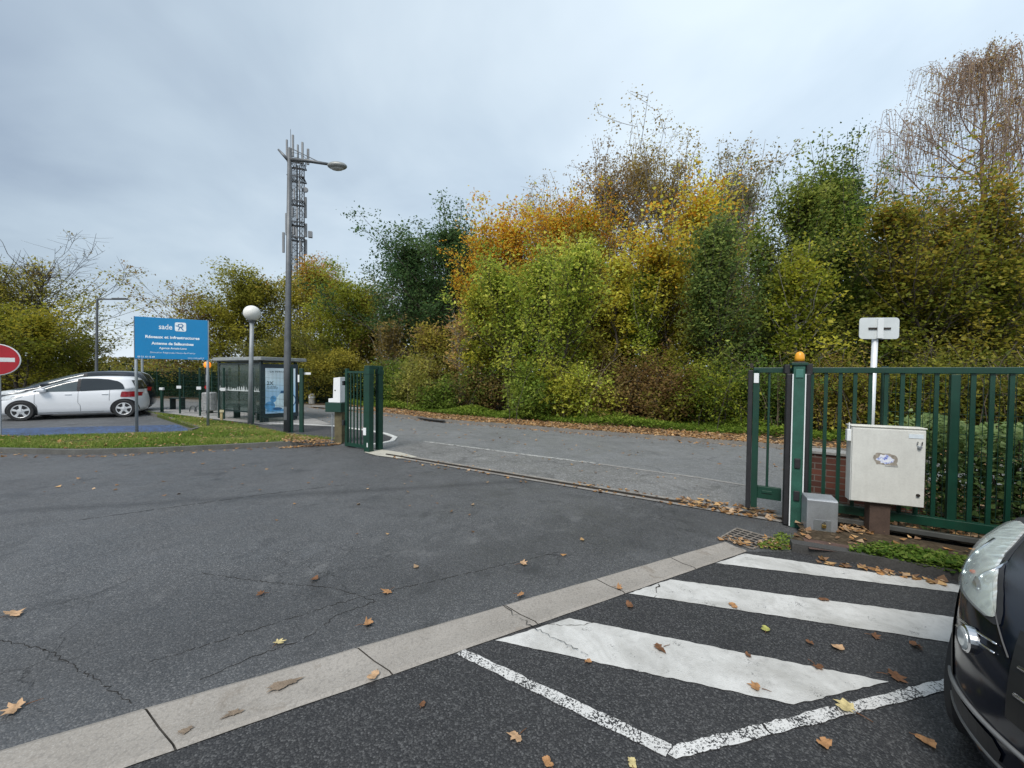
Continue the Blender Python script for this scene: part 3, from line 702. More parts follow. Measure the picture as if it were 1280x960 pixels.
# ------------------------------------------------------------------ mesh fence along the grass
mf = thing('mesh_fence', 'dark green mesh fence with white plates along the back of the grass', 'wire fence', G(363, 541))
o0 = G(363, 541); fpts = [G(*p) - o0 for p in [(363, 541), (316, 530), (280, 524.5), (250, 520.5), (225, 517.5)]]
for i, p in enumerate(fpts):
    MB().box((p[0] + .04 * (i == 0), p[1], .92), (.10 if i == 0 else .075, .05, 1.84), math.atan2(*(fpts[1] - fpts[0])[1::-1])).build('post', DKGREEN, mf, bevel=.004)
    if i > 1: MB().box((p[0], p[1] - .045, 1.07), (.15, .012, .11), .3).build('label_plate', WHITE, mf, bevel=.003)
for a, b in zip(fpts[:-1], fpts[1:]):
    L = float(np.linalg.norm(b - a)); u = (b - a) / L; m = MB(); an = math.atan2(u[1], u[0])
    for i in range(int(L / .10)): p = a + u * (.05 + .10 * i); m.box((p[0], p[1], .9), (.004, .004, 1.64), an)
    for z in np.linspace(.1, 1.72, 9): p = (a + b) / 2; m.box((p[0], p[1], z), (L, .004, .005), an)
    m.build('mesh_panel', DKGREEN, mf)
fe = G(377, 541)
sp_ = thing('fence_post', 'lone dark green fence post with a white plate right of the street lamp', 'fence post', fe)
MB().box((0, 0, .90), (.10, .07, 1.80)).build('post', DKGREEN, sp_, bevel=.004); MB().box((-.06, -.04, 1.52), (.045, .012, .20)).build('label_plate', WHITE, sp_)
MB().box((.10, .05, 1.66), (.26, .012, .06)).build('sign_plate', WHITE, sp_)
be = G(202.5, 515)
bo = thing('bollard', 'short dark bollard with a white cap near the rear of the parked cars', 'bollard', be)
MB().box((0, 0, .46), (.09, .07, .92)).build('post', DKGREEN, bo, bevel=.004); MB().box((0, 0, .965), (.15, .09, .10)).build('cap', WHITE, bo, bevel=.01)

# ------------------------------------------------------------------ bus shelter
s0, s1, s2 = A(272, 524, 13.9), A(326, 531, 12.75), A(373, 527, 13.55)
ux = (s1 - s0)[:2]; SL = float(np.hypot(*ux)); ux /= SL; uz = (s2 - s1)[:2]; SD = float(np.hypot(*uz))
sh = thing('bus_shelter', 'glass bus shelter with grey roof behind the mesh fence', 'bus shelter', (s0[0], s0[1], 0), math.atan2(ux[1], ux[0]))
SF = M('shelter_frame', (.018, .035, .036), .4, .2, .15); GL = glass('shelter_glass', (.10, .13, .12), .08, .34)
for x in (0.04, SL - .04):
    for y in (.04, 1.25): MB().box((x, y, 1.03), (.09, .07, 2.06)).build('post', SF, sh, bevel=.006)
m = MB(); m.box((SL / 2 + .05, .70, 2.14), (SL + .30, 1.62, .115)); m.build('roof', M('shelter_roof', (.30, .32, .32), .5, .2), sh, bevel=.015)
MB().box((SL / 2, .60, 2.065), (SL - .1, 1.3, .03)).build('ceiling_panel', M('shelter_ceiling', (.10, .11, .10), .6), sh)
for k in range(2):
    p_ = MB().box((SL * (.25 + .5 * k), .03, 1.16), (SL / 2 - .07, .012, 1.62)).build('glass_pane', GL, sh)
MB().box((.04, .62, 1.16), (.012, 1.1, 1.62)).build('glass_pane', GL, sh)
for z in (.33, 1.98): MB().box((SL / 2, .03, z), (SL - .08, .04, .05)).build('crossbar', SF, sh)
m = MB(); m.box((SL / 2, .022, 1.045), (SL - .12, .004, .03)); x = .1
while x < SL - .16:
    w, hgt = random.uniform(.04, .13), random.uniform(.03, .17); xm = x + w / 2
    if random.random() < .45: m.add([(x, .0215, 1.06), (x + w, .0215, 1.06), (xm, .0215, 1.06 + hgt)], [(0, 1, 2)])
    else: m.add([(x, .0215, 1.06), (x + w, .0215, 1.06), (x + w, .0215, 1.06 + hgt * .7), (x + w * .6, .0215, 1.06 + hgt), (x, .0215, 1.06 + hgt * .6)], [(0, 1, 2, 3, 4)])
    x += w + random.uniform(.0, .06)
m.build('skyline_frieze', M('frieze_white', (.62, .66, .66), .5), sh, recalc=False)
bn = MB().box((SL / 2 - .1, .38, .50), (SL - .5, .30, .05)).build('bench', SF, sh, bevel=.01)
for x in (.5, SL - .7): MB().box((x, .38, .24), (.05, .2, .48)).build('leg', SF, bn)
MB().box((SL * .55, .9, 1.93), (.5, .02, .14)).build('route_sign', M('route_sign', (.55, .57, .52), .5), sh)
MB().box((SL * .25, .9, 1.92), (.55, .02, .20)).build('route_sign', M('route_sign_grey', (.35, .37, .36), .5), sh)

# advertising panel at the shelter's end
ad = thing('advert_panel', 'blue perfume advertisement in a dark frame at the bus shelter end', 'advert panel', (s1[0], s1[1], 0), math.atan2(uz[1], uz[0]))
NAVY = M('advert_frame', (.010, .022, .030), .35, .1, .2)
MB().box((SD / 2, .06, 1.06), (SD, .14, 1.82)).build('frame', NAVY, ad, bevel=.02)
for x in (.16, SD - .16): MB().box((x, .06, .08), (.14, .10, .16)).build('foot', NAVY, ad)
ax0, ax1, az0, az1 = .13, SD - .10, .30, 1.83
pn = NT('advert_print'); sx_ = pn.n('ShaderNodeSeparateXYZ'); pn.l(pn.coord(), sx_.inputs[0])
pn.fin(pn.ramp(pn.math('ADD', sx_.outputs[2], pn.math('MULTIPLY', pn.noise(3, 4), .3)), [(.1, (.38, .62, .84)), (.45, (.62, .80, .90)), (.62, (.68, .82, .90)), (1, (.72, .80, .84))]), .3)
pn.m.node_tree.nodes
po = MB().box((0, 0, 0), (ax1 - ax0, .006, az1 - az0)).build('poster', pn.m, ad); po.location = ((ax0 + ax1) / 2, -.0145, (az0 + az1) / 2)
AW, AH = ax1 - ax0, az1 - az0
def disc(cx, cz, rx, rz, y, a0=0, a1=360, n=28): return [(cx + rx * math.cos(R(a0 + (a1 - a0) * k / n)), y, cz + rz * math.sin(R(a0 + (a1 - a0) * k / n))) for k in range(n)]
ADL = M('advert_letters', (.05, .08, .10), .5)
for s_, z_, x_, h_, w_, b_ in (('LA PERCE', .085, -.10, AH * .42, .44, 0), ('2X', .17, -AW * .35, AH * .165, .20, .004), ('PLUS DE', .05, -AW * .30, AH * .095, .26, .001), ('FRAÎCHEUR', .05, -AW * .27, AH * .06, .34, .001)):
    m = MB(); put_text(m, s_, z_, x_, h_, -.0045, w_, b_); m.build('lettering', ADL, po, recalc=False)
m = MB(); m.sheet([(.14, -.0044, AH * .39), (.25, -.0044, AH * .39), (.25, -.0044, AH * .46), (.14, -.0044, AH * .46)]); m.build('teal_square', M('advert_teal', (.01, .20, .33), .5), po, recalc=False)
m = MB(); m.sheet(disc(.17, -AH * .22, .30, .30, -.0042)); m.sheet(disc(-.06, -AH * .27, .16, .20, -.0043)[::1]); m.build('bottle_shape', M('advert_light_blue', (.60, .76, .88), .35, 0, .25, 4), po, recalc=False)
m = MB(); m.sheet(disc(-.32, -AH * .33, .15, .15, -.0046)); m.sheet(disc(-.22, -AH * .18, .09, .11, -.0046)); m.sheet([(-.42, -.0046, -AH * .46), (.40, -.0046, -AH * .46), (.40, -.0046, -AH * .42), (-.42, -.0046, -AH * .415)]); m.build('bottle_shade', M('advert_mid_blue', (.10, .34, .64), .35, 0, .4, 5), po, recalc=False)
m = MB()
for k in range(40):
    a, b = R(-60 + 170 * k / 40), R(-60 + 170 * (k + 1) / 40); c, w = (.17, -AH * .22), (.30, .27)
    m.add([(c[0] + w[0] * math.cos(a), -.0048, c[1] + w[0] * math.sin(a)), (c[0] + w[0] * math.cos(b), -.0048, c[1] + w[0] * math.sin(b)), (c[0] + w[1] * math.cos(b), -.0048, c[1] + w[1] * math.sin(b)), (c[0] + w[1] * math.cos(a), -.0048, c[1] + w[1] * math.sin(a))], [(0, 1, 2, 3)])
m.build('bottle_outline', M('advert_navy', (.02, .10, .24), .4), po, recalc=False); m = MB()
m.sheet([(-.02, -.0048, -AH * .06), (.17, -.0048, -AH * .06), (.15, -.0048, 0), (.0, -.0048, 0)]); m.build('bottle_cap', M('advert_navy_cap', (.02, .10, .24), .4), po, recalc=False)
m = MB(); m.sheet(disc(-.10, -AH * .40, .14, .05, -.0049)); m.build('bottle_base', M('advert_navy_base', (.03, .13, .30), .4), po, recalc=False)

# ------------------------------------------------------------------ small street furniture seen beyond the fence
c = A(262, 521, 15.6); li = thing('litter_bin', 'grey mottled litter bin on the footway left of the bus shelter', 'litter bin', (c[0], c[1], 0))
MB().lathe([(.22, .12), (.25, .15), (.25, .82), (.22, .86), (.20, .86)], n=18).build('drum', M('mottled_bin', (.34, .34, .34), .6, .2, .6, 9, fine=.5), li, smooth=False)
MB().lathe([(.12, 0), (.12, .12)], n=12).build('base', BLACK, li)
c = A(246, 517, 15.9); bk = thing('bicycle_rack', 'low grey hoop bicycle rack on the pavement beside the litter bin', 'bicycle rack', (c[0], c[1], .02))
for k in range(2): MB().tube([(k * .22 - .16 + .14 * math.cos(a), 0, .02 + .24 * math.sin(a)) for a in np.linspace(0, math.pi, 10)], .022, 6).build('hoop', GREYP, bk)
c = A(222, 514, 17.2); be_ = thing('bench', 'small dark bench on the footway between the green fence posts', 'bench', (c[0], c[1], .0))
MB().box((0, 0, .50), (.52, .30, .05)).build('seat', SF, be_, bevel=.01)
for s in (-1, 1): MB().box((s * .21, 0, .24), (.05, .26, .47)).build('leg', SF, be_)
c = A(259, 505, 16.8); wl = thing('warning_light', 'glowing amber warning light on a dark pole beside the blue sign', 'warning light', (c[0], c[1], 0))
az = A(260, 456, 16.8)[2]; rz_ = A(257, 484, 16.8)[2]
MB().tube([(-.10, .08, 0), (-.10, .08, az)], .05, 8).build('pole', BLACK, wl)
MB().lathe([(.10, -.12), (.13, -.05), (.13, .06), (.09, .12)], (.02, 0, az), 14).build('amber_lamp', M('amber_glow', (.95, .26, .02), .4, 0, .05, 5, emit=.35), wl, smooth=True)
MB().lathe([(.075, 0), (.075, -.03)], (-.02, 0, rz_), 14, 'y').build('red_reflector', M('red_plastic', (.45, .02, .02), .35), wl)
MB().box((.03, 0, rz_ + .38), (.12, .04, .30)).build('notice_plate', M('notice_grey', (.50, .52, .52), .5), wl)
c = G(277, 529); mk = thing('marker_stake', 'short pale yellow wooden stake in the grass by the mesh fence', 'stake', c)
MB().box((0, 0, .22), (.07, .05, .44), .2).build('shaft', M('pale_wood', (.46, .36, .18), .8, 0, .2, 9), mk, bevel=.006); MB().box((.03, -.03, .40), (.12, .015, .08), .2).build('tag', M('pale_tag', (.55, .48, .30), .7), mk)
c = A(390, 504, 20.5); cbp = thing('concrete_bollard', 'squat grey concrete bollard on the far footway behind the entry pillar', 'bollard', (c[0], c[1], 0.05))
MB().lathe([(.16, 0), (.16, .45), (.13, .52), (.05, .55)], n=12).build('body', CONC, cbp, smooth=False); MB().lathe([(.165, .33), (.165, .40)], n=12).build('band', WHITE, cbp)

# ------------------------------------------------------------------ telecom mast
Ym = 62.0; mb0 = A(371.5, 480, Ym); mb0[2] = 0
tw = thing('telecom_mast', 'tall steel lattice telecom mast with antennas rising behind the trees', 'telecom mast', mb0, .3)
MST = M('mast_steel', (.06, .064, .068), .55, .3, .2, .6); ANT = M('antenna_grey', (.20, .21, .22), .5, 0, .1, 1)
def mz(py): return float(A(371.5, py, Ym)[2])
ztop = mz(207); hw = .88; cor = [(-hw, -hw), (hw, -hw), (hw, hw), (-hw, hw)]
for x, y in cor: MB().tube([(x * 1.5, y * 1.5, 0), (x, y, ztop * .6), (x, y, ztop)], [.10, .075, .06], 6).build('leg', MST, tw)
zs = list(np.linspace(2, ztop, 19)); m = MB()
for i in range(8): m.tube([(.45 * math.cos(i * 2.4), .45 * math.sin(i * 2.4), 8), (.45 * math.cos(i * 2.4), .45 * math.sin(i * 2.4), ztop)], .055, 4)
for a, b in zip(zs[:-1], zs[1:]):
    for i in range(4):
        p, q_ = cor[i], cor[(i + 1) % 4]
        m.tube([(*p, a), (*q_, b)], .03, 4); m.tube([(*q_, a), (*p, b)], .03, 4); m.tube([(*p, b), (*q_, b)], .035, 4)
m.tube([(0, 0, 2), (0, 0, ztop)], .13, 6); m.build('lattice', MST, tw)
for py in (207, 224, 254, 280, 299):
    m = MB(); k_ = hw * 1.3; z_ = mz(py)
    for i in range(4):
        p, q_ = np.array(cor[i]) * 1.3, np.array(cor[(i + 1) % 4]) * 1.3
        m.tube([(*p, z_), (*q_, z_)], .09, 4); m.tube([(*(p * .55), z_), (*(q_ * .55), z_)], .05, 4); m.tube([(*p, z_), (*(p * .5), z_)], .05, 4); m.tube([(*(p * .8), z_ + .05), (*(q_ * .8), z_ + .05)], .05, 4)
    m.build('platform', MST, tw)
m = MB()
for k in range(10):
    a = 2 * math.pi * k / 10; b = 2 * math.pi * (k + 1) / 10; r_ = hw * 1.5
    m.tube([(r_ * math.cos(a), r_ * math.sin(a), ztop), (r_ * math.cos(a), r_ * math.sin(a), ztop + 1.3)], .04, 4)
    for z in (.65, 1.3): m.tube([(r_ * math.cos(a), r_ * math.sin(a), ztop + z), (r_ * math.cos(b), r_ * math.sin(b), ztop + z)], .035, 4)
m.build('railing', MST, tw)
for dx, p0, p1, w in ((-1.35, 178, 202, .24), (-.4, 173, 200, .30), (.95, 180, 206, .30), (1.65, 185, 205, .34), (-1.45, 269, 296, .26), (-1.85, 293, 318, .32), (1.3, 246, 272, .32), (1.3, 279, 296, .42), (1.35, 299, 318, .3), (.5, 228, 240, .26), (-.2, 240, 252, .24), (.6, 302, 316, .3), (-.6, 304, 318, .3), (.1, 288, 300, .34), (-.5, 262, 274, .26), (.3, 184, 203, .22), (.2, 262, 276, .3), (-.3, 286, 296, .3)):
    za, zb_ = mz(p1), mz(p0); MB().box((dx, -.5 * (abs(dx) < 1.2) - .3, (za + zb_) / 2), (w, .22, zb_ - za), -.3).build('antenna', ANT, tw, bevel=.03)
MB().box((1.95, -.2, mz(292)), (.6, .5, 1.0)).build('radio_box', ANT, tw, bevel=.04)
MB().lathe([(.1, .1), (.42, 0), (.45, -.1), (.3, -.16)], (1.3, -.5, mz(238)), 14, 'y').build('dish', ANT, tw)
MB().tube([(-.9, 0, ztop), (-.9, 0, mz(163))], .04, 4).build('whip_antenna', MST, tw)
MB().tube([(1.4, 0, mz(238)), (hw, 0, mz(238))], .05, 4).build('bracket', MST, tw)
# ------------------------------------------------------------------ cars: stacked plan curves
class Shape:
    def __init__(s, rows, nf=2.4, nr=2.6):
        s.a = np.array(rows, float); s.nf, s.nr = nf, nr
    def prm(s, z):
        a = s.a; zz = a[:, 0]; z = min(max(z, zz[0]), zz[-1]); i = min(max(int(np.searchsorted(zz, z)) - 1, 0), len(zz) - 2)
        h = zz[i + 1] - zz[i]; t = (z - zz[i]) / h
        def tang(k):
            if k == 0 or k == len(zz) - 1: return np.zeros(a.shape[1])
            d0 = (a[k] - a[k - 1]) / (zz[k] - zz[k - 1]); d1 = (a[k + 1] - a[k]) / (zz[k + 1] - zz[k])
            return np.where(d0 * d1 > 0, 2 * d0 * d1 / (d0 + d1 + np.where(d0 + d1 == 0, 1e-9, 0)), 0)
        m0, m1 = tang(i) * h, tang(i + 1) * h
        if i == 0: m0 = (a[1] - a[0])
        if i == len(zz) - 2: m1 = (a[-1] - a[-2])
        return (2 * t**3 - 3 * t**2 + 1) * a[i] + (t**3 - 2 * t**2 + t) * m0 + (-2 * t**3 + 3 * t**2) * a[i + 1] + (t**3 - t**2) * m1
    def P(s, phi, z, off=0.0, side=1):       # phi 0 = nose centre, pi/2 = start of the flank
        _, xf, D, w, xr, Dr = s.prm(z); c, q = max(math.cos(phi), 0), max(math.sin(phi), 0)
        x = xf - D + D * c ** (2 / s.nf); y = w * q ** (2 / s.nf)
        nx, ny = (c ** (2 - 2 / s.nf)) / D, (q ** (2 - 2 / s.nf)) / w; L = math.hypot(nx, ny) + 1e-9
        return (x + off * nx / L, side * (y + off * ny / L), z)
    def flank(s, x, z):
        _, xf, D, w, xr, Dr = s.prm(z)
        if x > xf - D: t = min(1, (x - xf + D) / D); return w * (1 - t ** s.nf) ** (1 / s.nf)
        if x < xr + Dr: t = min(1, (xr + Dr - x) / Dr); return w * (1 - t ** s.nr) ** (1 / s.nr)
        return w
    def front(s, y, z):
        _, xf, D, w, xr, Dr = s.prm(z); t = min(1, abs(y) / w); return xf - D + D * (1 - t ** s.nf) ** (1 / s.nf)
    def rear(s, y, z):
        _, xf, D, w, xr, Dr = s.prm(z); t = min(1, abs(y) / w); return xr + Dr - Dr * (1 - t ** s.nr) ** (1 / s.nr)
    def loop(s, z):
        _, xf, D, w, xr, Dr = s.prm(z); h = []
        for k in range(13): a = math.pi / 2 * k / 12; h.append((xf - D + D * math.cos(a) ** (2 / s.nf), w * max(0, math.sin(a)) ** (2 / s.nf)))
        for k in range(1, 11): h.append((xf - D + (xr + Dr - xf + D) * k / 11, w))
        for k in range(11): a = math.pi / 2 * (1 - k / 10); h.append((xr + Dr - Dr * max(0, math.cos(a)) ** (2 / s.nr), w * max(0, math.sin(a)) ** (2 / s.nr)))
        return [(x, y, z) for x, y in h] + [(x, -y, z) for x, y in h[-2:0:-1]]
    def shell(s, zs):
        m = MB(); Ls = [s.loop(z) for z in zs]; n = len(Ls[0])
        m.add([p for L in Ls for p in L], [(i * n + k, i * n + (k + 1) % n, (i + 1) * n + (k + 1) % n, (i + 1) * n + k) for i in range(len(zs) - 1) for k in range(n)] + [tuple(range(n - 1, -1, -1)), tuple((len(zs) - 1) * n + k for k in range(n))])
        return m
    def sidepatch(s, x0, x1, zb, zt, side=1, off=.005, nx=24, nz=8):
        m = MB(); cv = lambda c, x: float(np.interp(x, [p[0] for p in c], [p[1] for p in c]))
        def f(x, v): z = cv(zb, x) * (1 - v) + cv(zt, x) * v; return (x, side * (s.flank(x, z) + off), z)
        return m.grid(f, list(np.linspace(x0, x1, nx)), list(np.linspace(0, 1, nz)))
    def nosepatch(s, rows, side=1, off=.005, n=10, k=24):   # rows: (z, phi from, phi to)
        m = MB(); zz = [r[0] for r in rows]
        def f(z, u): a, b = np.interp(z, zz, [r[1] for r in rows]), np.interp(z, zz, [r[2] for r in rows]); return s.P(a + (b - a) * u, z, off, side)
        return m.grid(f, list(np.linspace(zz[0], zz[-1], k)), list(np.linspace(0, 1, n)))

def wheel(name, r, w, rimmat, hub, parent, x, y, side, spokes=5):
    m = MB(); o = m.lathe([(r * .66, -w / 2 * .9), (r * .93, -w / 2), (r, -w / 2 * .75), (r, w / 2 * .75), (r * .93, w / 2), (r * .66, w / 2 * .9)], n=28, axis='y').build('wheel', TYRE, parent, smooth=False)
    o.location = (x, y, r)
    MB().lathe([(r * .05, side * w * .46), (r * .66, side * w * .465), (r * .66, side * w * .1)], n=24, axis='y').build('rim_back', BLACK, o)
    m = MB()
    for k in range(spokes):
        a = 2 * math.pi * k / spokes + .3; ca, sa = math.cos(a), math.sin(a); yy = side * w * .53
        for wa, wb, ra, rb in ((.055, .095, .08, .66),):
            pts = [(ra * r, -wa * r), (rb * r, -wb * r * 1.4), (rb * r, wb * r * 1.4), (ra * r, wa * r)]
            v = [(p * ca - q * sa, yy - side * .012 * (i in (1, 2)), p * sa + q * ca) for i, (p, q) in enumerate(pts)]
            m.add(v + [(a_, yy - side * .03, c_) for a_, b_, c_ in v], [(0, 1, 2, 3), (0, 4, 5, 1), (1, 5, 6, 2), (2, 6, 7, 3), (3, 7, 4, 0)])
    m.lathe([(r * .13, side * w * .46), (r * .10, side * w * .55)], n=14, axis='y')
    m.lathe([(r * .62, side * w * .462), (r * .66, side * w * .50), (r * .70, side * w * .48), (r * .70, side * w * .2)], n=28, axis='y')
    m.build('rim', rimmat, o)
    return o

def arch(S, wx, r, zc, side, off=.004):
    m = MB()
    def f(rr, a): x, z = wx + rr * math.cos(a), max(zc + rr * math.sin(a), .165); return (x, side * (S.flank(x, z) + off), z)
    return m.grid(f, [0, r * .3, r * .6, r * .85, r], list(np.linspace(0, 2 * math.pi, 40)))

CARGLASS = M('car_glass', (.02, .026, .03), .06, 0, .1, 3, spec=.6)
CARGLASS2 = M('car_glass_light', (.075, .095, .10), .10, 0, .25, 2, spec=.6)
ALU = M('alloy', (.62, .63, .64), .35, .2, .1, 8)
SEAM = M('panel_gap', (.05, .05, .05), .7)

hatch = [(.17, 1.78, .55, .77, -1.78, .75), (.24, 1.92, .60, .84, -1.88, .85), (.40, 1.97, .66, .868, -1.93, .9), (.56, 1.955, .70, .872, -1.94, .9), (.68, 1.90, .72, .868, -1.93, .9),
         (.77, 1.78, .74, .86, -1.91, .9), (.85, 1.56, .70, .848, -1.89, .85), (.92, 1.24, .66, .832, -1.87, .8), (.97, 1.14, .60, .81, -1.87, .75), (1.06, .93, .48, .785, -1.86, .5), (1.17, .66, .44, .75, -1.82, .5), (1.28, .38, .42, .71, -1.77, .5),
         (1.38, .10, .40, .665, -1.70, .45), (1.44, -.12, .38, .615, -1.60, .42), (1.48, -.42, .32, .51, -1.42, .35), (1.495, -.70, .2, .30, -1.12, .2)]
def make_hatch(paint_):
    S = Shape(hatch, 2.4, 2.8)
    c = thing('parked_car', '', 'car', (0, 0, 0))
    zs = sorted(set(list(np.linspace(.17, .97, 22)) + list(np.linspace(.99, 1.44, 14)) + [1.455, 1.468, 1.48, 1.488, 1.495]))
    S.shell(zs).build('body', paint_, c, smooth=True)
    for s in (1, -1):
        # front and rear side windows, quarter pillar between them
        zb = [(-1.42, 1.03), (-.3, .965), (.88, .945)]; 
        w1 = [(-.22, 1.40), (-.02, 1.375), (.25, 1.27), (.5, 1.155), (.86, .965)]
        S.sidepatch(-.20, .86, zb, w1, s, .011).build('side_window', CARGLASS2, c, smooth=True)
        w2 = [(-1.44, 1.08), (-1.38, 1.22), (-1.26, 1.31), (-1.0, 1.38), (-.7, 1.405), (-.29, 1.405)]
        S.sidepatch(-1.44, -.29, zb, w2, s, .011).build('side_window', CARGLASS, c, smooth=True)
        S.sidepatch(-.285, -.205, zb, [(-.3, 1.40), (-.2, 1.39)], s, .0115, 3).build('pillar', BLACK, c)
        for x, z0, z1 in ((.80, .30, .95), (-.245, .26, .97), (-1.05, .62, .99)):
            MB().tube([(x - .06 * (z < .5), s * (S.flank(x, z) + .001), z) for z in np.linspace(z0, z1, 8)], .005, 4).build('panel_gap', SEAM, c)
        MB().tube([(x, s * (S.flank(x, .245) + .001), .245) for x in np.linspace(-.9, .8, 8)], .006, 4).build('panel_gap', SEAM, c)
        MB().box((.62, s * (S.flank(.62, 1.0) + .10), .995), (.20, .19, .12)).build('mirror', paint_, c, bevel=.035)
        for x in (.0, -.93): MB().box((x, s * (S.flank(x, .86) + .012), .855), (.17, .02, .028)).build('door_handle', paint_, c, bevel=.008)
        for wx in (1.10, -1.44):
            arch(S, wx, .375, .31, s).build('wheel_arch', BLACK, c)
            wheel('wheel', .315, .2, ALU, None, c, wx, s * (S.flank(wx, .31) - .045), s)
        S.nosepatch([(.66, .62, 1.05), (.70, .45, 1.35), (.75, .42, 1.50), (.80, .62, 1.5), (.82, .9, 1.45)], s).build('headlight', M('headlight_glass', (.45, .47, .48), .1, 0, .4, 12), c)
        m = MB(); 
        def f(v, u): z = .74 + .20 * v; y = S.prm(z)[3] * (.72 + .26 * u); return (S.rear(y, z) - .014, s * (y + .008), z)
        m.grid(f, list(np.linspace(0, 1, 8)), list(np.linspace(0, 1, 10)))
        def f2(x, v): z = (.76 + .14 * v + (.03 * (x + 1.9) / .3)); return (x, s * (S.flank(x, z) + .012), z)
        m.grid(f2, list(np.linspace(-1.86, -1.55, 10)), list(np.linspace(0, 1, 5)))
        m.build('tail_light', M('tail_red', (.32, .012, .018), .15, 0, .4, 8), c)
    m = MB()
    m.grid(lambda v, u: (lambda z, y: (S.front(y, z) + .016, y, z))(.985 + .37 * v, (u - .5) * 1.9 * S.prm(.985 + .37 * v)[3] * .84), list(np.linspace(0, 1, 12)), list(np.linspace(0, 1, 15)))
    m.build('windscreen', CARGLASS2, c, smooth=True)
    m = MB(); m.grid(lambda v, u: (lambda z, y: (S.rear(y, z) - .006, y, z))(1.02 + .33 * v, (u - .5) * 1.7 * S.prm(1.02 + .33 * v)[3]), list(np.linspace(0, 1, 10)), list(np.linspace(0, 1, 13)))
    m.build('rear_window', CARGLASS, c, smooth=True)
    m = MB(); m.grid(lambda v, u: (lambda z, y: (S.front(y, z) + .005, y, z))(.36 + .22 * v, (u - .5) * 1.0), [0, .3, .6, 1], list(np.linspace(0, 1, 9))); m.build('grille', BLACK, c)
    return c
CARWHITE = M('white_car_paint', (.72, .73, .75), .28, 0, .02, 2, spec=.5, coat=.6)
CARDARK = M('dark_car_paint', (.012, .018, .028), .25, .2, .05, 2, coat=.8)
wf_, wr_ = G(28, 526), G(155, 521.6); dx_ = (wf_ - wr_)[:2]; hz = math.atan2(dx_[1], dx_[0]); lx = np.array((math.cos(hz), math.sin(hz))); ly = np.array((-lx[1], lx[0]))
ctr = (wf_ + wr_)[:2] / 2 - ly * .84 + lx * .17
wc = make_hatch(CARWHITE); wc['label'] = 'white five door hatchback parked beside the blue painted bay'; wc['group'] = 'parked cars'
wc.location = (*ctr, 0); wc.rotation_euler = (0, 0, hz); wc.scale = (.965, 1, 1)
dc = copy_tree(wc); dc['label'] = 'dark blue car parked half hidden behind the white hatchback'
dc.location = (*(ctr - ly * 2.45 + lx * .62), 0); dc.rotation_euler = (0, 0, hz + .03); dc.scale = (1.16, 1.03, 1.13)
for ch in [x for x in bpy.data.objects if x.parent == dc]:
    if ch.name.split('.')[0] in ('body', 'mirror', 'door_handle'):
        ch.data = ch.data.copy(); ch.data.materials[0] = CARDARK

# the dark car whose nose enters the picture at the right
near = [(.14, 1.90, .72, .78, -2.05, .4), (.19, 2.05, .80, .84, -2.12, .45), (.30, 2.11, .84, .875, -2.16, .5), (.42, 2.13, .88, .885, -2.18, .5), (.55, 2.12, .90, .89, -2.18, .5), (.64, 2.09, .90, .89, -2.16, .5),
        (.70, 2.05, .88, .888, -2.15, .5), (.76, 1.99, .84, .884, -2.14, .5), (.82, 1.90, .80, .878, -2.13, .5), (.87, 1.78, .74, .868, -2.11, .5), (.895, 1.62, .68, .858, -2.10, .5), (.92, 1.40, .62, .845, -2.09, .5), (.955, 1.13, .60, .825, -2.08, .5), (1.08, .85, .60, .80, -2.04, .5), (1.25, .50, .60, .76, -1.97, .5),
        (1.40, .10, .58, .70, -1.86, .5), (1.50, -.22, .55, .64, -1.75, .5), (1.56, -.50, .45, .56, -1.60, .45), (1.60, -.85, .3, .40, -1.3, .3), (1.61, -1.0, .1, .15, -1.15, .1)]
NS = Shape(near, 2.3, 2.8)
NH = math.atan2(-.45, -.893); NPOS = np.array((3.705, 1.595))
NEARP = M('near_car_paint', (.004, .006, .012), .13, .0, .1, 2, coat=0, spec=.42)
nc = thing('parked_car', 'black car whose nose enters the picture beside the white stripes', 'car', (*NPOS, 0), NH, 'parked cars')
zs = sorted(set(list(np.linspace(.14, 1.0, 44)) + list(np.linspace(1.02, 1.5, 16)) + [1.52, 1.54, 1.56, 1.575, 1.59, 1.60, 1.607, 1.61]))
NS.shell(zs).build('body', NEARP, nc, smooth=True)
lt = NT('headlamp_reflector'); lv = lt.voro(26); lc = lt.ramp(lt.math('ADD', lt.math('MULTIPLY', lt.noise(9, 4), .7), lt.math('MULTIPLY', lv.outputs['Distance'], .5)), [(.25, (.30, .32, .33)), (.45, (.55, .57, .57)), (.68, (.76, .77, .75))])
lt.bump(lt.math('ADD', lv.outputs['Distance'], lt.noise(14, 2)), .3, .012); HL = lt.fin(lc, .2, .5, .7)
LENS = glass('headlamp_lens', (.55, .57, .57), .04, .30)
hl_rows = [(.745, .90, 1.22), (.755, .865, 1.34), (.78, .875, 1.40), (.82, .91, 1.46), (.86, .965, 1.49), (.88, 1.01, 1.50), (.90, 1.045, 1.50), (.915, 1.07, 1.48), (.928, 1.10, 1.42), (.938, 1.13, 1.30)]
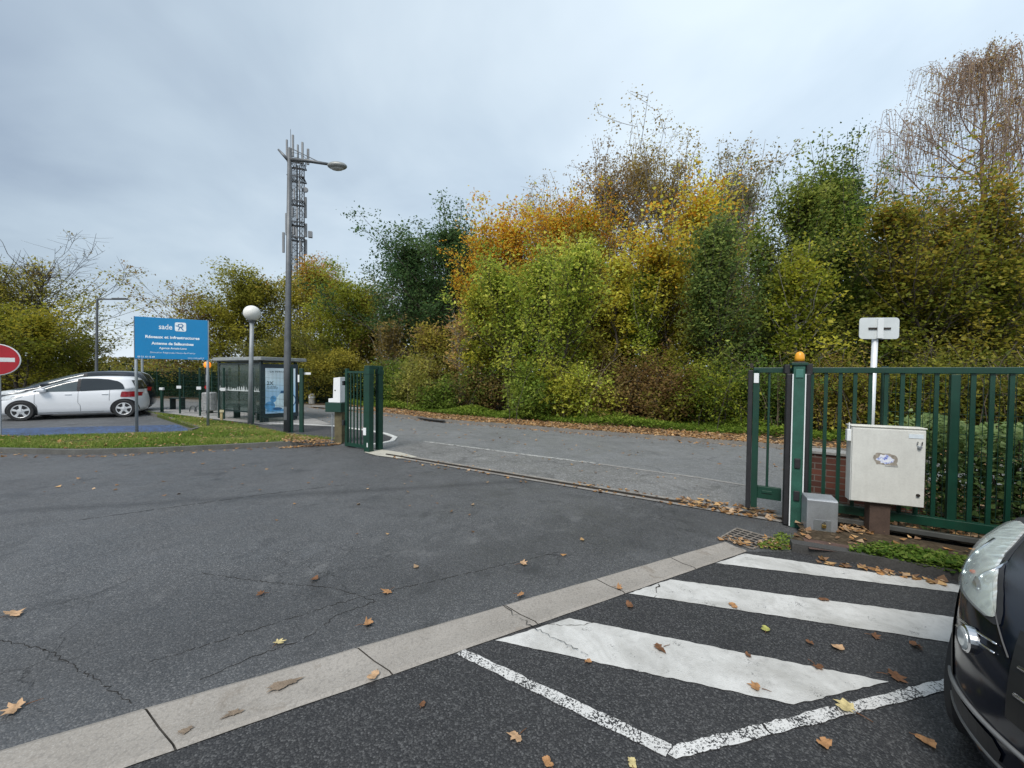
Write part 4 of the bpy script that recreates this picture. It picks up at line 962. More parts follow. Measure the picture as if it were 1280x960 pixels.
for s in (1, -1):
    h = NS.nosepatch(hl_rows, s, .006, 18, 30).build('headlight', HL, nc, smooth=True)
    NS.nosepatch(hl_rows, s, .016, 18, 30).build('lens', LENS, h, smooth=True)
    for ph_, za, zb_ in ((1.02, .79, .885), (1.30, .77, .90)): MB().tube([NS.P(ph_ + .04 * math.sin(5 * t_), za + (zb_ - za) * t_, .008, s) for t_ in np.linspace(0, 1, 8)], .006, 6).build('reflector_rib', CHROME, h, smooth=True)
    NS.nosepatch([(r[0] - .012 * (i < 2) + .008 * (i > 7), r[1] - .035, r[2] + .03) for i, r in enumerate(hl_rows)], s, .003, 18, 30).build('bezel', BLACK, h, smooth=True)
    for (z, ph, r_) in ((.80, 1.04, .034),):
        c = np.array(NS.P(ph, z, .010, s)); n_ = np.array(NS.P(ph, z, .03, s)) - c; n_ /= np.linalg.norm(n_)
        MB().tube([c, c + n_ * .002, c + n_ * .008], [r_, r_ * .9, r_ * .55], 18).build('projector', M('lamp_projector', (.50, .53, .54), .1, .6, .1, 3), h)
    c = np.array(NS.P(1.16, .815, .002, s)); MB().ell(c, (.014, .014, .010), 10, 6).build('indicator', M('indicator_orange', (.55, .16, .08), .3), h)
    c = np.array(NS.P(.99, .63, .0, s)); n_ = np.array(NS.P(.99, .63, .03, s)) - c; n_ /= np.linalg.norm(n_)
    fo = MB().tube([c - n_ * .01, c + n_ * .016, c + n_ * .02], [.052, .052, .046], 22).build('fog_lamp', CHROME, nc, smooth=False)
    MB().tube([c + n_ * .015, c + n_ * .022, c + n_ * .026], [.043, .042, .03], 20).build('lens', M('fog_lens', (.55, .58, .58), .08, .3, .35, 25), fo)
    for k, dz in enumerate((.0, -.028)):
        pts = [NS.P(ph, .575 + (.685 - .575) * (1.42 - ph) / (1.42 - .82) + dz + .02 * math.sin((1.42 - ph) * 5), .004, s) for ph in np.linspace(1.16, .82, 16)]
        MB().tube(pts, .004, 6).build('chrome_strip', CHROME, nc, smooth=True)
    NS.nosepatch([(.29, .86, 1.30), (.315, .78, 1.36), (.36, .76, 1.36), (.385, .80, 1.25)], s, .005).build('lower_intake', BLACK, nc)
    MB().tube([NS.P(ph, .385 + .03 * math.sin((1.4 - ph) * 2.0), .004, s) for ph in np.linspace(1.40, .45, 20)], .009, 8).build('lower_trim', M('dull_silver_trim', (.20, .20, .20), .5, .4), nc, smooth=True)
    MB().tube([NS.P(ph, .30, .003, s) for ph in np.linspace(1.36, .45, 18)], .008, 8).build('lower_trim', M('dull_silver_trim', (.15, .15, .15), .5, .4), nc, smooth=True)
    MB().tube([NS.P(1.12 - .36 * t, .955 - .28 * t, .003, s) for t in np.linspace(0, 1, 10)], .003, 4).build('bonnet_gap', SEAM, nc)
    for wx in (1.25, -1.35):
        arch(NS, wx, .40, .32, s).build('wheel_arch', BLACK, nc); wheel('wheel', .32, .21, ALU, None, nc, wx, s * .77, s)
    NS.sidepatch(-1.5, .62, [(-1.5, 1.08), (.62, 1.03)], [(-1.5, 1.14), (-1.3, 1.38), (-.6, 1.46), (-.1, 1.40), (.3, 1.22), (.62, 1.05)], s, .004).build('side_window', CARGLASS, nc, smooth=True)
    MB().box((.10, s * (NS.flank(.10, 1.08) + .05), 1.05), (.20, .11, .13)).build('mirror', NEARP, nc, bevel=.04)
    for x in (.72, -.35): MB().tube([(x, s * (NS.flank(x, z) + .001), z) for z in np.linspace(.28, 1.03, 8)], .004, 4).build('panel_gap', SEAM, nc)
m = MB(); m.grid(lambda z, ph: NS.P(abs(ph), z, .006, 1 if ph >= 0 else -1), list(np.linspace(.50, .765, 8)), list(np.linspace(-.74, .74, 30))); gri = m.build('grille', M('grille_black', (.005, .005, .005), .5), nc)
for z in (.60, .68): MB().tube([NS.P(abs(ph), z + .01 * math.cos(ph * 3), .012, 1 if ph >= 0 else -1) for ph in np.linspace(-.70, .70, 25)], .007, 6).build('chrome_bar', CHROME, gri, smooth=True)
m = MB(); m.grid(lambda z, ph: NS.P(abs(ph), z, .006, 1 if ph >= 0 else -1), list(np.linspace(.25, .40, 6)), list(np.linspace(-.62, .62, 24))); m.build('lower_grille', BLACK, nc)
m = MB(); m.grid(lambda v, u: (lambda z, y: (NS.front(y, z) + .016, y, z))(1.03 + .45 * v, (u - .5) * 1.9 * NS.prm(1.03 + .45 * v)[3] * .84), list(np.linspace(0, 1, 12)), list(np.linspace(0, 1, 15))); m.build('windscreen', CARGLASS, nc, smooth=True)
m = MB(); m.grid(lambda v, u: (lambda z, y: (NS.rear(y, z) - .006, y, z))(1.1 + .35 * v, (u - .5) * 1.7 * NS.prm(1.1 + .35 * v)[3]), list(np.linspace(0, 1, 10)), list(np.linspace(0, 1, 13))); m.build('rear_window', CARGLASS, nc, smooth=True)
# ------------------------------------------------------------------ plants
CANE = M('dry_cane', (.17, .13, .09), .9, 0, .4, 9)
LEAF = leafmat('leaves', .52); LEAFD = leafmat('dry_leaves', .15, .7); GRASSM = leafmat('grass_blades', .3, .5)
def np_mesh(name, verts, faces_n, nface, mat, colors=None, parent=None, extra=None):
    """verts (n*faces_n, 3), every face has faces_n own vertices"""
    me = bpy.data.meshes.new(name); nv = len(verts)
    me.vertices.add(nv); me.vertices.foreach_set('co', verts.astype(np.float32).ravel())
    me.loops.add(nv); me.loops.foreach_set('vertex_index', np.arange(nv, dtype=np.int32))
    me.polygons.add(nface); me.polygons.foreach_set('loop_start', np.arange(0, nv, faces_n, dtype=np.int32))
    me.polygons.foreach_set('loop_total', np.full(nface, faces_n, dtype=np.int32))
    me.update(calc_edges=True)
    if colors is not None:
        at = me.attributes.new('leaf', 'FLOAT_COLOR', 'FACE'); at.data.foreach_set('color', np.hstack([colors, np.ones((nface, 1))]).astype(np.float32).ravel())
    me.materials.append(mat)
    o = bpy.data.objects.new(name, me); COL.objects.link(o)
    if parent: o.parent = parent
    return o
def leaf_quads(rng, P, size, asp=.55, flat=0.0, droop=0.0):
    n = len(P); a = rng.normal(size=(n, 3)); a[:, 2] = a[:, 2] * (1 - flat) - droop; a /= np.linalg.norm(a, axis=1)[:, None] + 1e-9
    h = rng.normal(size=(n, 3)); 
    if flat: h = np.cross(a, np.array((0, 0, 1.0)) + .5 * (1 - flat) * h)
    else: h = np.cross(a, h)
    h /= np.linalg.norm(h, axis=1)[:, None] + 1e-9
    s = size * rng.uniform(.45, 1.55, n)[:, None]; nn = np.cross(a, h) * s * .16
    V = np.empty((n, 4, 3)); V[:, 0] = P - a * s * .5; V[:, 1] = P - a * s * .06 + h * s * asp * .5 + nn; V[:, 2] = P + a * s * .5; V[:, 3] = P - a * s * .06 - h * s * asp * .5 + nn
    return V.reshape(-1, 3)
def pick(rng, pal, clump, n, hrel, up=None, jit=.22):
    pal = np.array(pal); k = len(pal)
    x = np.clip(clump + rng.normal(0, .18, n), 0, .999) * (k - 1); i = x.astype(int); f = (x - i)[:, None]
    c = pal[i] * (1 - f) + pal[np.minimum(i + 1, k - 1)] * f
    if up is not None:
        upc, z0, z1 = up; w = np.clip((hrel + rng.normal(0, .10, n) - z0) / (z1 - z0), 0, 1)[:, None]; u2 = np.array(upc)
        j = rng.integers(0, len(u2), n); c = c * (1 - w) + u2[j] * w
    return np.clip(c * rng.uniform(1 - jit, 1 + jit, (n, 1)) * BRIGHT, 0.002, .72)
BRIGHT = np.array((1.92, 1.96, 1.55))
class Tubes:
    def __init__(s): s.V = []; s.F = []; s.o = 0
    def add(s, P, r, n):
        P = np.array(P); T = np.gradient(P, axis=0); T /= np.linalg.norm(T, axis=1)[:, None] + 1e-9
        u = np.cross(T, np.array((.31, .83, .46))); u /= np.linalg.norm(u, axis=1)[:, None] + 1e-9; w = np.cross(T, u)
        a = 2 * np.pi * np.arange(n) / n
        V = P[:, None] + np.array(r)[:, None, None] * (np.cos(a)[None, :, None] * u[:, None] + np.sin(a)[None, :, None] * w[:, None])
        m = len(P); s.V.append(V.reshape(-1, 3)); i, k = np.meshgrid(np.arange(m - 1), np.arange(n), indexing='ij')
        s.F.append((s.o + np.stack([i * n + k, i * n + (k + 1) % n, (i + 1) * n + (k + 1) % n, (i + 1) * n + k], -1)).reshape(-1, 4)); s.o += m * n
    def build(s, name, mat, parent):
        V = np.vstack(s.V); Fc = np.vstack(s.F); me = bpy.data.meshes.new(name)
        me.vertices.add(len(V)); me.vertices.foreach_set('co', V.astype(np.float32).ravel()); me.loops.add(Fc.size); me.loops.foreach_set('vertex_index', Fc.astype(np.int32).ravel())
        me.polygons.add(len(Fc)); me.polygons.foreach_set('loop_start', np.arange(0, Fc.size, 4, dtype=np.int32)); me.polygons.foreach_set('loop_total', np.full(len(Fc), 4, dtype=np.int32))
        me.polygons.foreach_set('use_smooth', np.ones(len(Fc), bool)); me.update(calc_edges=True); me.materials.append(mat)
        o = bpy.data.objects.new(name, me); COL.objects.link(o); o.parent = parent; return o

ENV = dict(round=lambda u: max(.12, math.sin(math.pi * min(1, .18 + .80 * u))) ** .7, cone=lambda u: .10 + .92 * (1 - u) ** .85, column=lambda u: max(.15, math.sin(math.pi * (.12 + .84 * u))) ** .45,
           dome=lambda u: max(.1, math.cos(math.pi / 2 * u * .97)) ** .55, taper=lambda u: .55 + 1.5 * u if u < .3 else (1 - (u - .3) / .7) ** .75 + .10, vase=lambda u: .35 + .75 * u ** .8 if u < .8 else 1.0 - 1.5 * (u - .8))
def tree(name, label, base, h, r, pal, up=None, cb=.25, shape='round', nl=12000, size=.10, seed=0, sec=6, prim=26, sig=.30, bark=None, droop=0.0, el=(24, 72), bare=0.0, lean=0.0, asp=.55, multi=1, trunkr=None, cat='tree', weep=False, group=None, mat=None, twig=1.0, shoots=30):
    rng = np.random.default_rng(seed); root = thing(name, label, cat, base, 0, group)
    tb = Tubes(); anchors = []; cl = []
    for mi in range(multi):
        hh = h * (1 if mi == 0 else rng.uniform(.58, .97)); off = np.zeros(2) if mi == 0 else rng.normal(0, .22 * r, 2)
        n = 9; t = np.linspace(0, 1, n); wob = np.cumsum(rng.normal(0, .012 * hh, (n, 2)), axis=0); wob[0] = 0
        ln = np.array((rng.normal(0, lean + .02), rng.normal(0, lean + .02))) * hh if mi == 0 else off * 2.2
        TP = np.stack([off[0] + wob[:, 0] + ln[0] * t, off[1] + wob[:, 1] + ln[1] * t, hh * .97 * t], 1)
        r0 = trunkr or (.011 * hh + .02); r0 *= 1 if multi == 1 else .75
        tb.add(TP, r0 * (1 - .88 * t) + .006, 8)
        az0 = rng.uniform(0, 6.28); lop = rng.uniform(0, 6.28, 2)
        for i in range(shoots):             # upright shoots that break the outline
            tt = rng.uniform(.45, .98); b = np.array([np.interp(tt, t, TP[:, k]) for k in range(3)]); az = rng.uniform(0, 6.28); Ls = r * ENV[shape](max(0, (tt - cb) / (1 - cb))) * rng.uniform(.3, 1.0)
            d = np.array((math.cos(az), math.sin(az), 0)); hs = hh * rng.uniform(.10, .30) * (.2 if weep else 1); s = np.linspace(0, 1, 7)[:, None]
            S = b + d * Ls * s ** .7 + np.array((0, 0, 1.0)) * (hs * s ** 1.5 + Ls * .5 * s) + np.cumsum(rng.normal(0, .03 * hs, (7, 3)), axis=0) * (s > 0)
            tb.add(S, (.004 + r0 * .14) * (1 - .85 * s[:, 0]) * twig ** .5 + .002, 4); c2 = rng.uniform(0, 1)
            for v in np.linspace(.2, 1, 16): anchors.append(np.array([np.interp(v, s[:, 0], S[:, k]) for k in range(3)])); cl.append(c2)
        for i in range(prim):
            u = (i + .5) / prim; tt = cb + (1 - cb) * u ** .9; b = np.array([np.interp(tt, t, TP[:, k]) for k in range(3)])
            L = r * ENV[shape](u) * rng.uniform(.42, 1.32) * (1 if multi == 1 else .8); az = az0 + i * 2.4 + rng.normal(0, .35)
            if rng.random() < .14 and prim > 20: continue
            L *= 1 + .32 * math.sin(az + lop[0]) + .22 * math.sin(2 * az + 5 * u + lop[1])
            e = R(el[0] + (el[1] - el[0]) * u + rng.normal(0, 7)); d = np.array((math.cos(az) * math.cos(e), math.sin(az) * math.cos(e), math.sin(e)))
            s = np.linspace(0, 1, 6)[:, None]; Pp = b + d * L * s + np.array((0, 0, 1.0)) * (L * (.22 - droop)) * s ** 2 + np.cumsum(rng.normal(0, .025 * L, (6, 3)), axis=0) * (s > 0)
            rr = max(.010, r0 * (1 - .85 * tt) * .42); tb.add(Pp, rr * (1 - .8 * s[:, 0]) + .003, 5)
            ck = rng.uniform(0, 1)
            for j in range(sec):
                v0 = .5 if weep else .22; v = v0 + (1 - v0) * (j + rng.uniform(.2, .8)) / sec; q = np.array([np.interp(v, s[:, 0], Pp[:, k]) for k in range(3)])
                az2 = az + rng.choice((-1, 1)) * rng.uniform(.4, 1.2); e2 = e * .6 + rng.normal(.15, .3); L2 = L * rng.uniform(.28, .5) * (1.15 - .5 * v)
                d2 = np.array((math.cos(az2) * math.cos(e2), math.sin(az2) * math.cos(e2), math.sin(e2)))
                s2 = np.linspace(0, 1, 5)[:, None]; Q = q + d2 * L2 * s2 + np.array((0, 0, 1.0)) * L2 * (.2 - droop * 1.4) * s2 ** 2
                tb.add(Q, rr * .38 * (1 - .75 * s2[:, 0]) + .0025 * twig, 4); c2 = np.clip(ck + rng.normal(0, .25), 0, 1)
                if weep:
                    for w_ in range(4):
                        k0 = Q[rng.integers(2, 5)]; Lw = rng.uniform(.4, 1.9) * (h / 11); s3 = np.linspace(0, 1, 5)[:, None]; o_ = np.array((rng.normal(0, .22), rng.normal(0, .22), 0))
                        S = k0 + o_ * s3 ** .6 * 1.4 + np.array((0, 0, -1.0)) * Lw * s3 ** 1.6 + np.array((0, 0, .25)) * (s3 * (1 - s3)) * 2
                        tb.add(S, .006 * (1 - .6 * s3[:, 0]) + .003, 3)
                        for p_ in S[1:]: anchors.append(p_); cl.append(c2)
                else:
                    for w_ in range(3):
                        v3 = rng.uniform(.35, 1); k0 = q + d2 * L2 * v3 + np.array((0, 0, 1.0)) * L2 * (.2 - droop * 1.4) * v3 ** 2; d3 = rng.normal(size=3); d3[2] = abs(d3[2]) * .6 + .1; d3 /= np.linalg.norm(d3); Lt = rng.uniform(.25, .6) * (r / 3 + .4)
                        tb.add(np.array([k0, k0 + d3 * Lt * .5, k0 + d3 * Lt + (0, 0, .04)]), [.005 * twig, .004 * twig, .002 * twig], 3)
                        for f_ in (.4, .75, 1.0): anchors.append(k0 + d3 * Lt * f_); cl.append(c2)
                    anchors.append(Q[-1]); cl.append(c2)
    An = np.array(anchors); C = np.array(cl)
    ks = np.array((1, 1, h / np.percentile(An[:, 2], 99.95 if weep else 99.0))); rad = np.hypot(An[:, 0], An[:, 1]); ks[:2] = min(1.35, r / np.percentile(rad, 95)); An = An * ks
    tb.V = [v * ks for v in tb.V]; tb.build('trunk', bark or BARK, root)
    if bare: 
        keep = rng.uniform(0, 1, len(An)) > np.clip((An[:, 2] / h - .35) * 2.0, 0, 1) * bare; An, C = An[keep], C[keep]
    idx = rng.integers(0, len(An), nl); P = An[idx] + rng.normal(0, sig, (nl, 3)) * np.array((1, 1, .75)); P[:, 2] = np.maximum(P[:, 2], .06)
    cols = pick(rng, pal, C[idx], nl, P[:, 2] / h, up)
    np_mesh('crown', leaf_quads(rng, P, size, asp, 0.25, .15 if not weep else .7), 4, nl, mat or LEAF, cols, root)
    return root
def shrub(name, label, base, h, r, pal, nl=5000, size=.08, seed=0, depth=None, up=None, sig=.16, cat='shrub', group=None):
    rng = np.random.default_rng(seed); root = thing(name, label, cat, base, 0, group); tb = Tubes(); an = []; cl = []
    dp = depth or r
    for i in range(16):
        az = rng.uniform(0, 6.28); rad = math.sqrt(rng.uniform(0, 1)); tip = np.array((math.cos(az) * rad * r, math.sin(az) * rad * dp, h * rng.uniform(.5, 1.02) * (1 - .35 * rad ** 2)))
        s = np.linspace(0, 1, 6)[:, None]; b = np.array((tip[0] * .25, tip[1] * .25, 0)); P = b + (tip - b) * np.hstack([s ** 1.3, s ** 1.3, s ** .8]); tb.add(P, .018 * (1 - .8 * s[:, 0]) + .004, 4); c0 = rng.uniform(0, 1)
        for j in range(14):
            v = rng.uniform(.15, 1); q = b + (tip - b) * np.array((v ** 1.3, v ** 1.3, v ** .8)); d = rng.normal(size=3) * np.array((r, dp, h * .5)) * .26; q2 = q + d
            q2[2] = max(.08, q2[2]); tb.add(np.array([q, (q + q2) / 2 + (0, 0, .03), q2]), [.006, .005, .003], 3); c2 = np.clip(c0 + rng.normal(0, .25), 0, 1)
            for f_ in (.35, .7, 1): an.append(q + (q2 - q) * f_); cl.append(c2)
    for i in range(22):                     # bare arching canes
        az = rng.uniform(0, 6.28); rad = rng.uniform(.3, 1.15); L_ = h * rng.uniform(.7, 1.2); s = np.linspace(0, 1, 8)[:, None]; d = np.array((math.cos(az) * r, math.sin(az) * dp, 0)) * rad
        b = np.array((rng.normal(0, .35) * r, rng.normal(0, .35) * dp, 0)); tb.add(b + d * s ** 1.4 + np.array((0, 0, 1.0)) * L_ * (s * 1.25 - .45 * s ** 2) + rng.normal(0, .02, (8, 3)), .008 * (1 - .7 * s[:, 0]) + .003, 3)
    tb.build('stems', CANE if seed % 2 else BARK, root); An = np.array(an); C = np.array(cl); idx = rng.integers(0, len(An), nl)
    P = An[idx] + rng.normal(0, sig, (nl, 3)); P[:, 2] = np.maximum(P[:, 2], .04)
    np_mesh('foliage', leaf_quads(rng, P, size, .6, .3, .1), 4, nl, LEAF, pick(rng, pal, C[idx], nl, P[:, 2] / h, up), root)
    return root
# leaf colours
DG = [(.028, .055, .026), (.045, .082, .036), (.07, .105, .045)]
GG = [(.050, .080, .030), (.090, .125, .042), (.19, .21, .065)]
MG = [(.06, .095, .02), (.105, .145, .032), (.17, .20, .05)]
YG = [(.10, .12, .02), (.19, .20, .03), (.32, .29, .05)]
LIME = [(.11, .15, .028), (.19, .23, .045), (.36, .35, .075)]
OLV = [(.095, .098, .02), (.16, .15, .03), (.25, .21, .045)]
YEL = [(.20, .19, .03), (.38, .31, .05), (.52, .40, .08)]
ORG = [(.32, .145, .022), (.48, .235, .032), (.54, .32, .055)]
BRN = [(.11, .07, .035), (.17, .11, .05), (.22, .16, .06)]
TAN = [(.16, .105, .06), (.28, .18, .10), (.40, .28, .16)]
RED = [(.10, .06, .032), (.16, .10, .05), (.18, .15, .06)]
def T(px, top, Y, wpx, name, label, pal, **k):
    b = A(px, 480, Y); b[2] = 0.0; h = float(A(px, top, Y)[2])
    if not k.get('weep'): k['nl'] = int(k.get('nl', 12000) * 1.45); k['size'] = k.get('size', .1) * 1.13; k['asp'] = .66; k['sig'] = k.get('sig', .3) * .72; wpx *= 1.22
    return tree(name, label, b, h * (.94 if not k.get('weep') else 1), wpx / F * Y / 2, pal, **k)
def Sh(px, top, Y, wpx, label, pal, name='shrub', **k):
    b = A(px, 480, Y); b[2] = 0.05; h = float(A(px, top, Y)[2]) - .05; k['nl'] = int(k['nl'] * 1.25); k['size'] = k.get('size', .08) * 1.25; return shrub(name, label, b, h, wpx * 1.1 / F * Y / 2, pal, **k)
FG = 'trees along the far side of the road'
# --- left group
T(45, 292, 25, 150, 'maple_tree', 'half bare tree with yellow green lower crown at the left edge', OLV, up=([(.18, .13, .05), (.12, .10, .03)], .6, .9), cb=.12, shape='round', nl=9000, size=.13, seed=11, bare=.95, prim=34, sec=7, sig=.35, twig=2.2, multi=2)
T(-25, 300, 22, 150, 'maple_tree', 'half bare tree behind the no entry sign', OLV, cb=.12, nl=8000, size=.12, seed=12, bare=.8, twig=2, prim=30)
T(30, 372, 22, 120, 'field_maple', 'low bushy yellow green tree above the white car bonnet', [(.07, .08, .012), (.13, .13, .02), (.24, .20, .03)], cb=.05, shape='dome', nl=14000, size=.11, seed=13, prim=30, sig=.35)
T(105, 415, 27, 70, 'field_maple', 'small olive tree with thin outer twigs under the distant street lamp', OLV, cb=.1, shape='dome', nl=4200, size=.12, seed=14, prim=22, sig=.35, twig=2)
# --- behind the shelter
T(252, 342, 25, 90, 'cherry_tree', 'thin orange brown tree rising behind the blue sign board', RED + OLV[1:], cb=.1, shape='column', nl=6500, size=.11, seed=21, prim=30, sig=.32, twig=2)
T(318, 330, 27, 120, 'field_maple', 'broad olive green tree behind the white globe lamp', OLV[:2] + [(.20, .18, .03)], cb=.06, shape='dome', nl=24000, size=.12, seed=22, prim=40, sig=.36)
T(398, 316, 28, 100, 'field_maple', 'olive tree with reddish top behind the telecom mast and street lamp', OLV, up=([(.26, .12, .03), (.20, .14, .03)], .75, .95), cb=.06, shape='dome', nl=20000, size=.12, seed=23, prim=40, sig=.34)
T(440, 330, 25, 76, 'field_maple', 'yellow green tree left of the two dark green alders', YG[:2] + OLV[1:2], cb=.06, shape='column', nl=14000, size=.11, seed=24, prim=36, sig=.32)
T(350, 400, 24, 110, 'hawthorn_tree', 'low dark tree behind the roof of the bus shelter', [(.04, .05, .015), (.09, .085, .02), (.15, .13, .03)], cb=.05, shape='taper', nl=17000, size=.10, seed=25, prim=30, sig=.32)
T(420, 425, 21.5, 90, 'hawthorn_tree', 'low yellowish hawthorn behind the white pillar housing', [(.07, .075, .02), (.16, .14, .03), (.24, .20, .04)], cb=.04, shape='taper', nl=17000, size=.09, seed=26, prim=30, sig=.28)
# --- the wood across the road
T(500, 292, 24, 110, 'alder_tree', 'dark green alder, shorter of the two dark trees left of the orange ones', DG, cb=.18, shape='taper', nl=16000, size=.12, seed=31, prim=38, sig=.32)
T(566, 252, 23, 115, 'alder_tree', 'dark green alder with narrow top, taller of the two beside the orange maple', DG, cb=.2, shape='taper', nl=20000, size=.12, seed=32, prim=42, sig=.33)
T(630, 246, 19.5, 130, 'maple_tree', 'orange topped maple right beside the tall dark alder', [(.11, .09, .03), (.18, .15, .03)], up=(ORG, .52, .68), cb=.3, shape='column', nl=17000, size=.11, seed=33, prim=30, sig=.26, multi=3, el=(35, 78))
T(705, 245, 19, 110, 'maple_tree', 'narrow maple of brownish orange behind the lime green tree', OLV[1:] , up=(ORG[:2] + YEL[:1], .55, .72), cb=.3, shape='round', nl=12000, size=.10, seed=34, prim=36, sig=.30)
T(668, 306, 15.6, 135, 'hazel_tree', 'large lime green hazel tree with leaves down to the verge', LIME, cb=.04, shape='taper', nl=21000, size=.10, seed=35, prim=34, sig=.26, multi=4, el=(30, 78), shoots=30)
T(748, 190, 21, 105, 'birch_tree', 'sparse brown birch left of the tallest feathery birch', BRN, cb=.3, shape='column', nl=12000, size=.085, seed=36, prim=44, sig=.26, bark=BARKL, trunkr=.12, twig=2.2, shoots=34, el=(35, 75))
T(838, 164, 21, 135, 'birch_tree', 'tall feathery brown birch rising behind the orange topped maple', [(.13, .09, .035), (.20, .14, .05), (.22, .19, .07)], cb=.3, shape='column', nl=15000, size=.09, seed=37, prim=50, sig=.28, bark=BARKL, trunkr=.14, twig=2.2, shoots=40, el=(30, 72))
T(866, 204, 16.2, 140, 'maple_tree', 'maple with bright orange top and yellow green sides behind dark foliage', [(.16, .16, .03), (.30, .25, .04)], up=(ORG + YEL[1:], .55, .72), cb=.3, shape='round', nl=10500, size=.12, seed=38, prim=26, sig=.26, multi=2)
T(786, 322, 17, 110, 'maple_tree', 'open yellow maple with sky showing through its branches', YEL + LIME[1:2], cb=.2, shape='round', nl=7500, size=.13, seed=39, prim=34, sig=.28)
T(902, 268, 13.5, 135, 'willow_tree', 'grey green sallow in front of the orange topped maple', GG, cb=.12, shape='taper', nl=19000, size=.09, seed=40, prim=30, sig=.24, multi=4, el=(40, 80), shoots=24)
T(935, 186, 19, 105, 'birch_tree', 'thin grey green birch beside the tallest feathery birch', [(.09, .09, .055), (.13, .12, .07), (.18, .15, .08)], cb=.35, shape='column', nl=8500, size=.085, seed=41, prim=36, sig=.26, bark=BARKL, twig=2.0, shoots=36, el=(35, 75))
T(1012, 196, 14.5, 118, 'willow_tree', 'green upright willow left of the darker willow with spiky top', [(.055, .085, .022), (.10, .13, .035), (.18, .19, .05)], cb=.08, shape='taper', nl=22000, size=.09, seed=42, prim=44, sig=.24, el=(35, 78), multi=2)
T(1072, 186, 15.5, 95, 'willow_tree', 'darker upright willow with spiky top beyond the white road sign', [(.035, .06, .025), (.065, .095, .04), (.11, .13, .06)], cb=.08, shape='taper', nl=16000, size=.09, seed=43, prim=44, sig=.24, el=(40, 80))
T(1128, 240, 13.6, 120, 'willow_tree', 'dense green willow between the spiky willow and the olive maple', [(.04, .06, .02), (.075, .095, .03), (.13, .13, .04)], cb=.08, shape='taper', nl=17000, size=.088, seed=44, prim=30, sig=.24, multi=3, el=(38, 78))
T(1244, 22, 17, 225, 'birch_tree', 'tall brownish weeping birch with thin hanging twigs at the right', [(.16, .10, .065), (.22, .14, .08), (.22, .18, .08)], cb=.34, shape='taper', nl=17000, size=.075, seed=45, prim=50, sec=7, sig=.15, bark=M('birch_twig', (.30, .215, .165), .9), weep=True, trunkr=.13, twig=1.5, el=(28, 66), shoots=8)
T(1242, 200, 11.2, 200, 'maple_tree', 'broad olive and rust maple above the right end of the gate', [(.065, .085, .016), (.12, .13, .025), (.22, .18, .035)], up=([(.26, .15, .03), (.18, .17, .035), (.13, .14, .028)], .6, 1.0), cb=.12, shape='round', nl=23000, size=.088, seed=46, prim=34, sig=.19, multi=3, el=(25, 72), sec=7, twig=1.8)
T(1400, 215, 11.5, 190, 'maple_tree', 'olive maple at the right edge of the wood', [(.07, .085, .016), (.13, .13, .025), (.20, .17, .035)], cb=.12, shape='round', nl=13000, size=.095, seed=47, prim=36, sig=.22)
T(955, 330, 16.5, 110, 'maple_tree', 'yellow orange maple mostly hidden behind the grey green sallow', YEL[:2] + OLV[1:2], cb=.15, nl=9000, size=.12, seed=48, prim=30, sig=.3)
T(575, 380, 17.5, 46, 'cherry_tree', 'slender sapling with pinkish tan leaves and a pale bare trunk', [(.20, .12, .06), (.34, .21, .10), (.36, .28, .10)], cb=.4, shape='round', nl=900, size=.10, seed=49, prim=18, sig=.22, bark=BARKL, trunkr=.06)
# slender young trees along the edge of the wood
sl_l = [(706, 300, 17.5, 48, 'ash_tree', 'slender yellow brown sapling right of the lime green hazel', [(.16, .13, .04), (.28, .22, .05)], 3600), (736, 275, 16.5, 46, 'ash_tree', 'slender olive ash in front of the sparse brown birch', OLV, 3600), (765, 300, 15.6, 50, 'ash_tree', 'slender gold leaved ash at the left of the open yellow maple', YEL, 2800), (806, 330, 15.2, 46, 'ash_tree', 'slender lime leaved ash in front of the open yellow maple', LIME, 3400),
        (828, 300, 17.2, 44, 'ash_tree', 'slender tawny ash left of the bright orange maple', OLV[1:] + TAN[:1], 3000), (962, 262, 14.2, 52, 'ash_tree', 'slender green ash just above the end of the gate', MG, 4200), (988, 300, 12.6, 60, 'ash_tree', 'slender yellow green ash left of the road sign', YG, 3800), (1046, 240, 13.6, 48, 'ash_tree', 'slender green ash between the two willows', MG[:2], 4200),
        (1108, 300, 12.0, 60, 'ash_tree', 'slender olive ash right of the road sign', OLV[:2] + MG[1:2], 4200), (1160, 255, 12.4, 60, 'ash_tree', 'slender rusty ash left of the olive and rust maple', [(.13, .12, .03), (.26, .17, .05)], 3800), (602, 340, 16.8, 50, 'ash_tree', 'slender olive yellow ash left of the hazel', YG, 3800), (540, 400, 19, 50, 'ash_tree', 'slender tan ash below the tall dark alder', OLV[1:] + TAN[:1], 3000), (480, 395, 21, 44, 'ash_tree', 'slender brownish ash below the shorter dark alder', [(.12, .09, .04), (.20, .15, .06)], 2800)]
for i, (px, tp, Y, w_, nm_, lab, pal, n_) in enumerate(sl_l): T(px, tp, Y, w_, nm_, lab, pal, cb=.22, shape='column', nl=n_, size=.10, seed=200 + i, prim=24, sec=5, sig=.24, el=(35, 78), shoots=14, bark=BARKL if i % 3 == 0 else BARK, trunkr=.06)
T(594, 268, 21, 84, 'maple_tree', 'narrow golden orange maple touching the tall dark alder', OLV[1:], up=(ORG, .45, .62), cb=.2, shape='column', nl=9000, size=.11, seed=240, prim=34, sig=.28)
T(464, 338, 25.5, 76, 'field_maple', 'olive brown tree between the yellow green tree and the shorter alder', OLV[:2] + BRN[1:2], cb=.06, shape='column', nl=11000, size=.11, seed=241, prim=34, sig=.32)
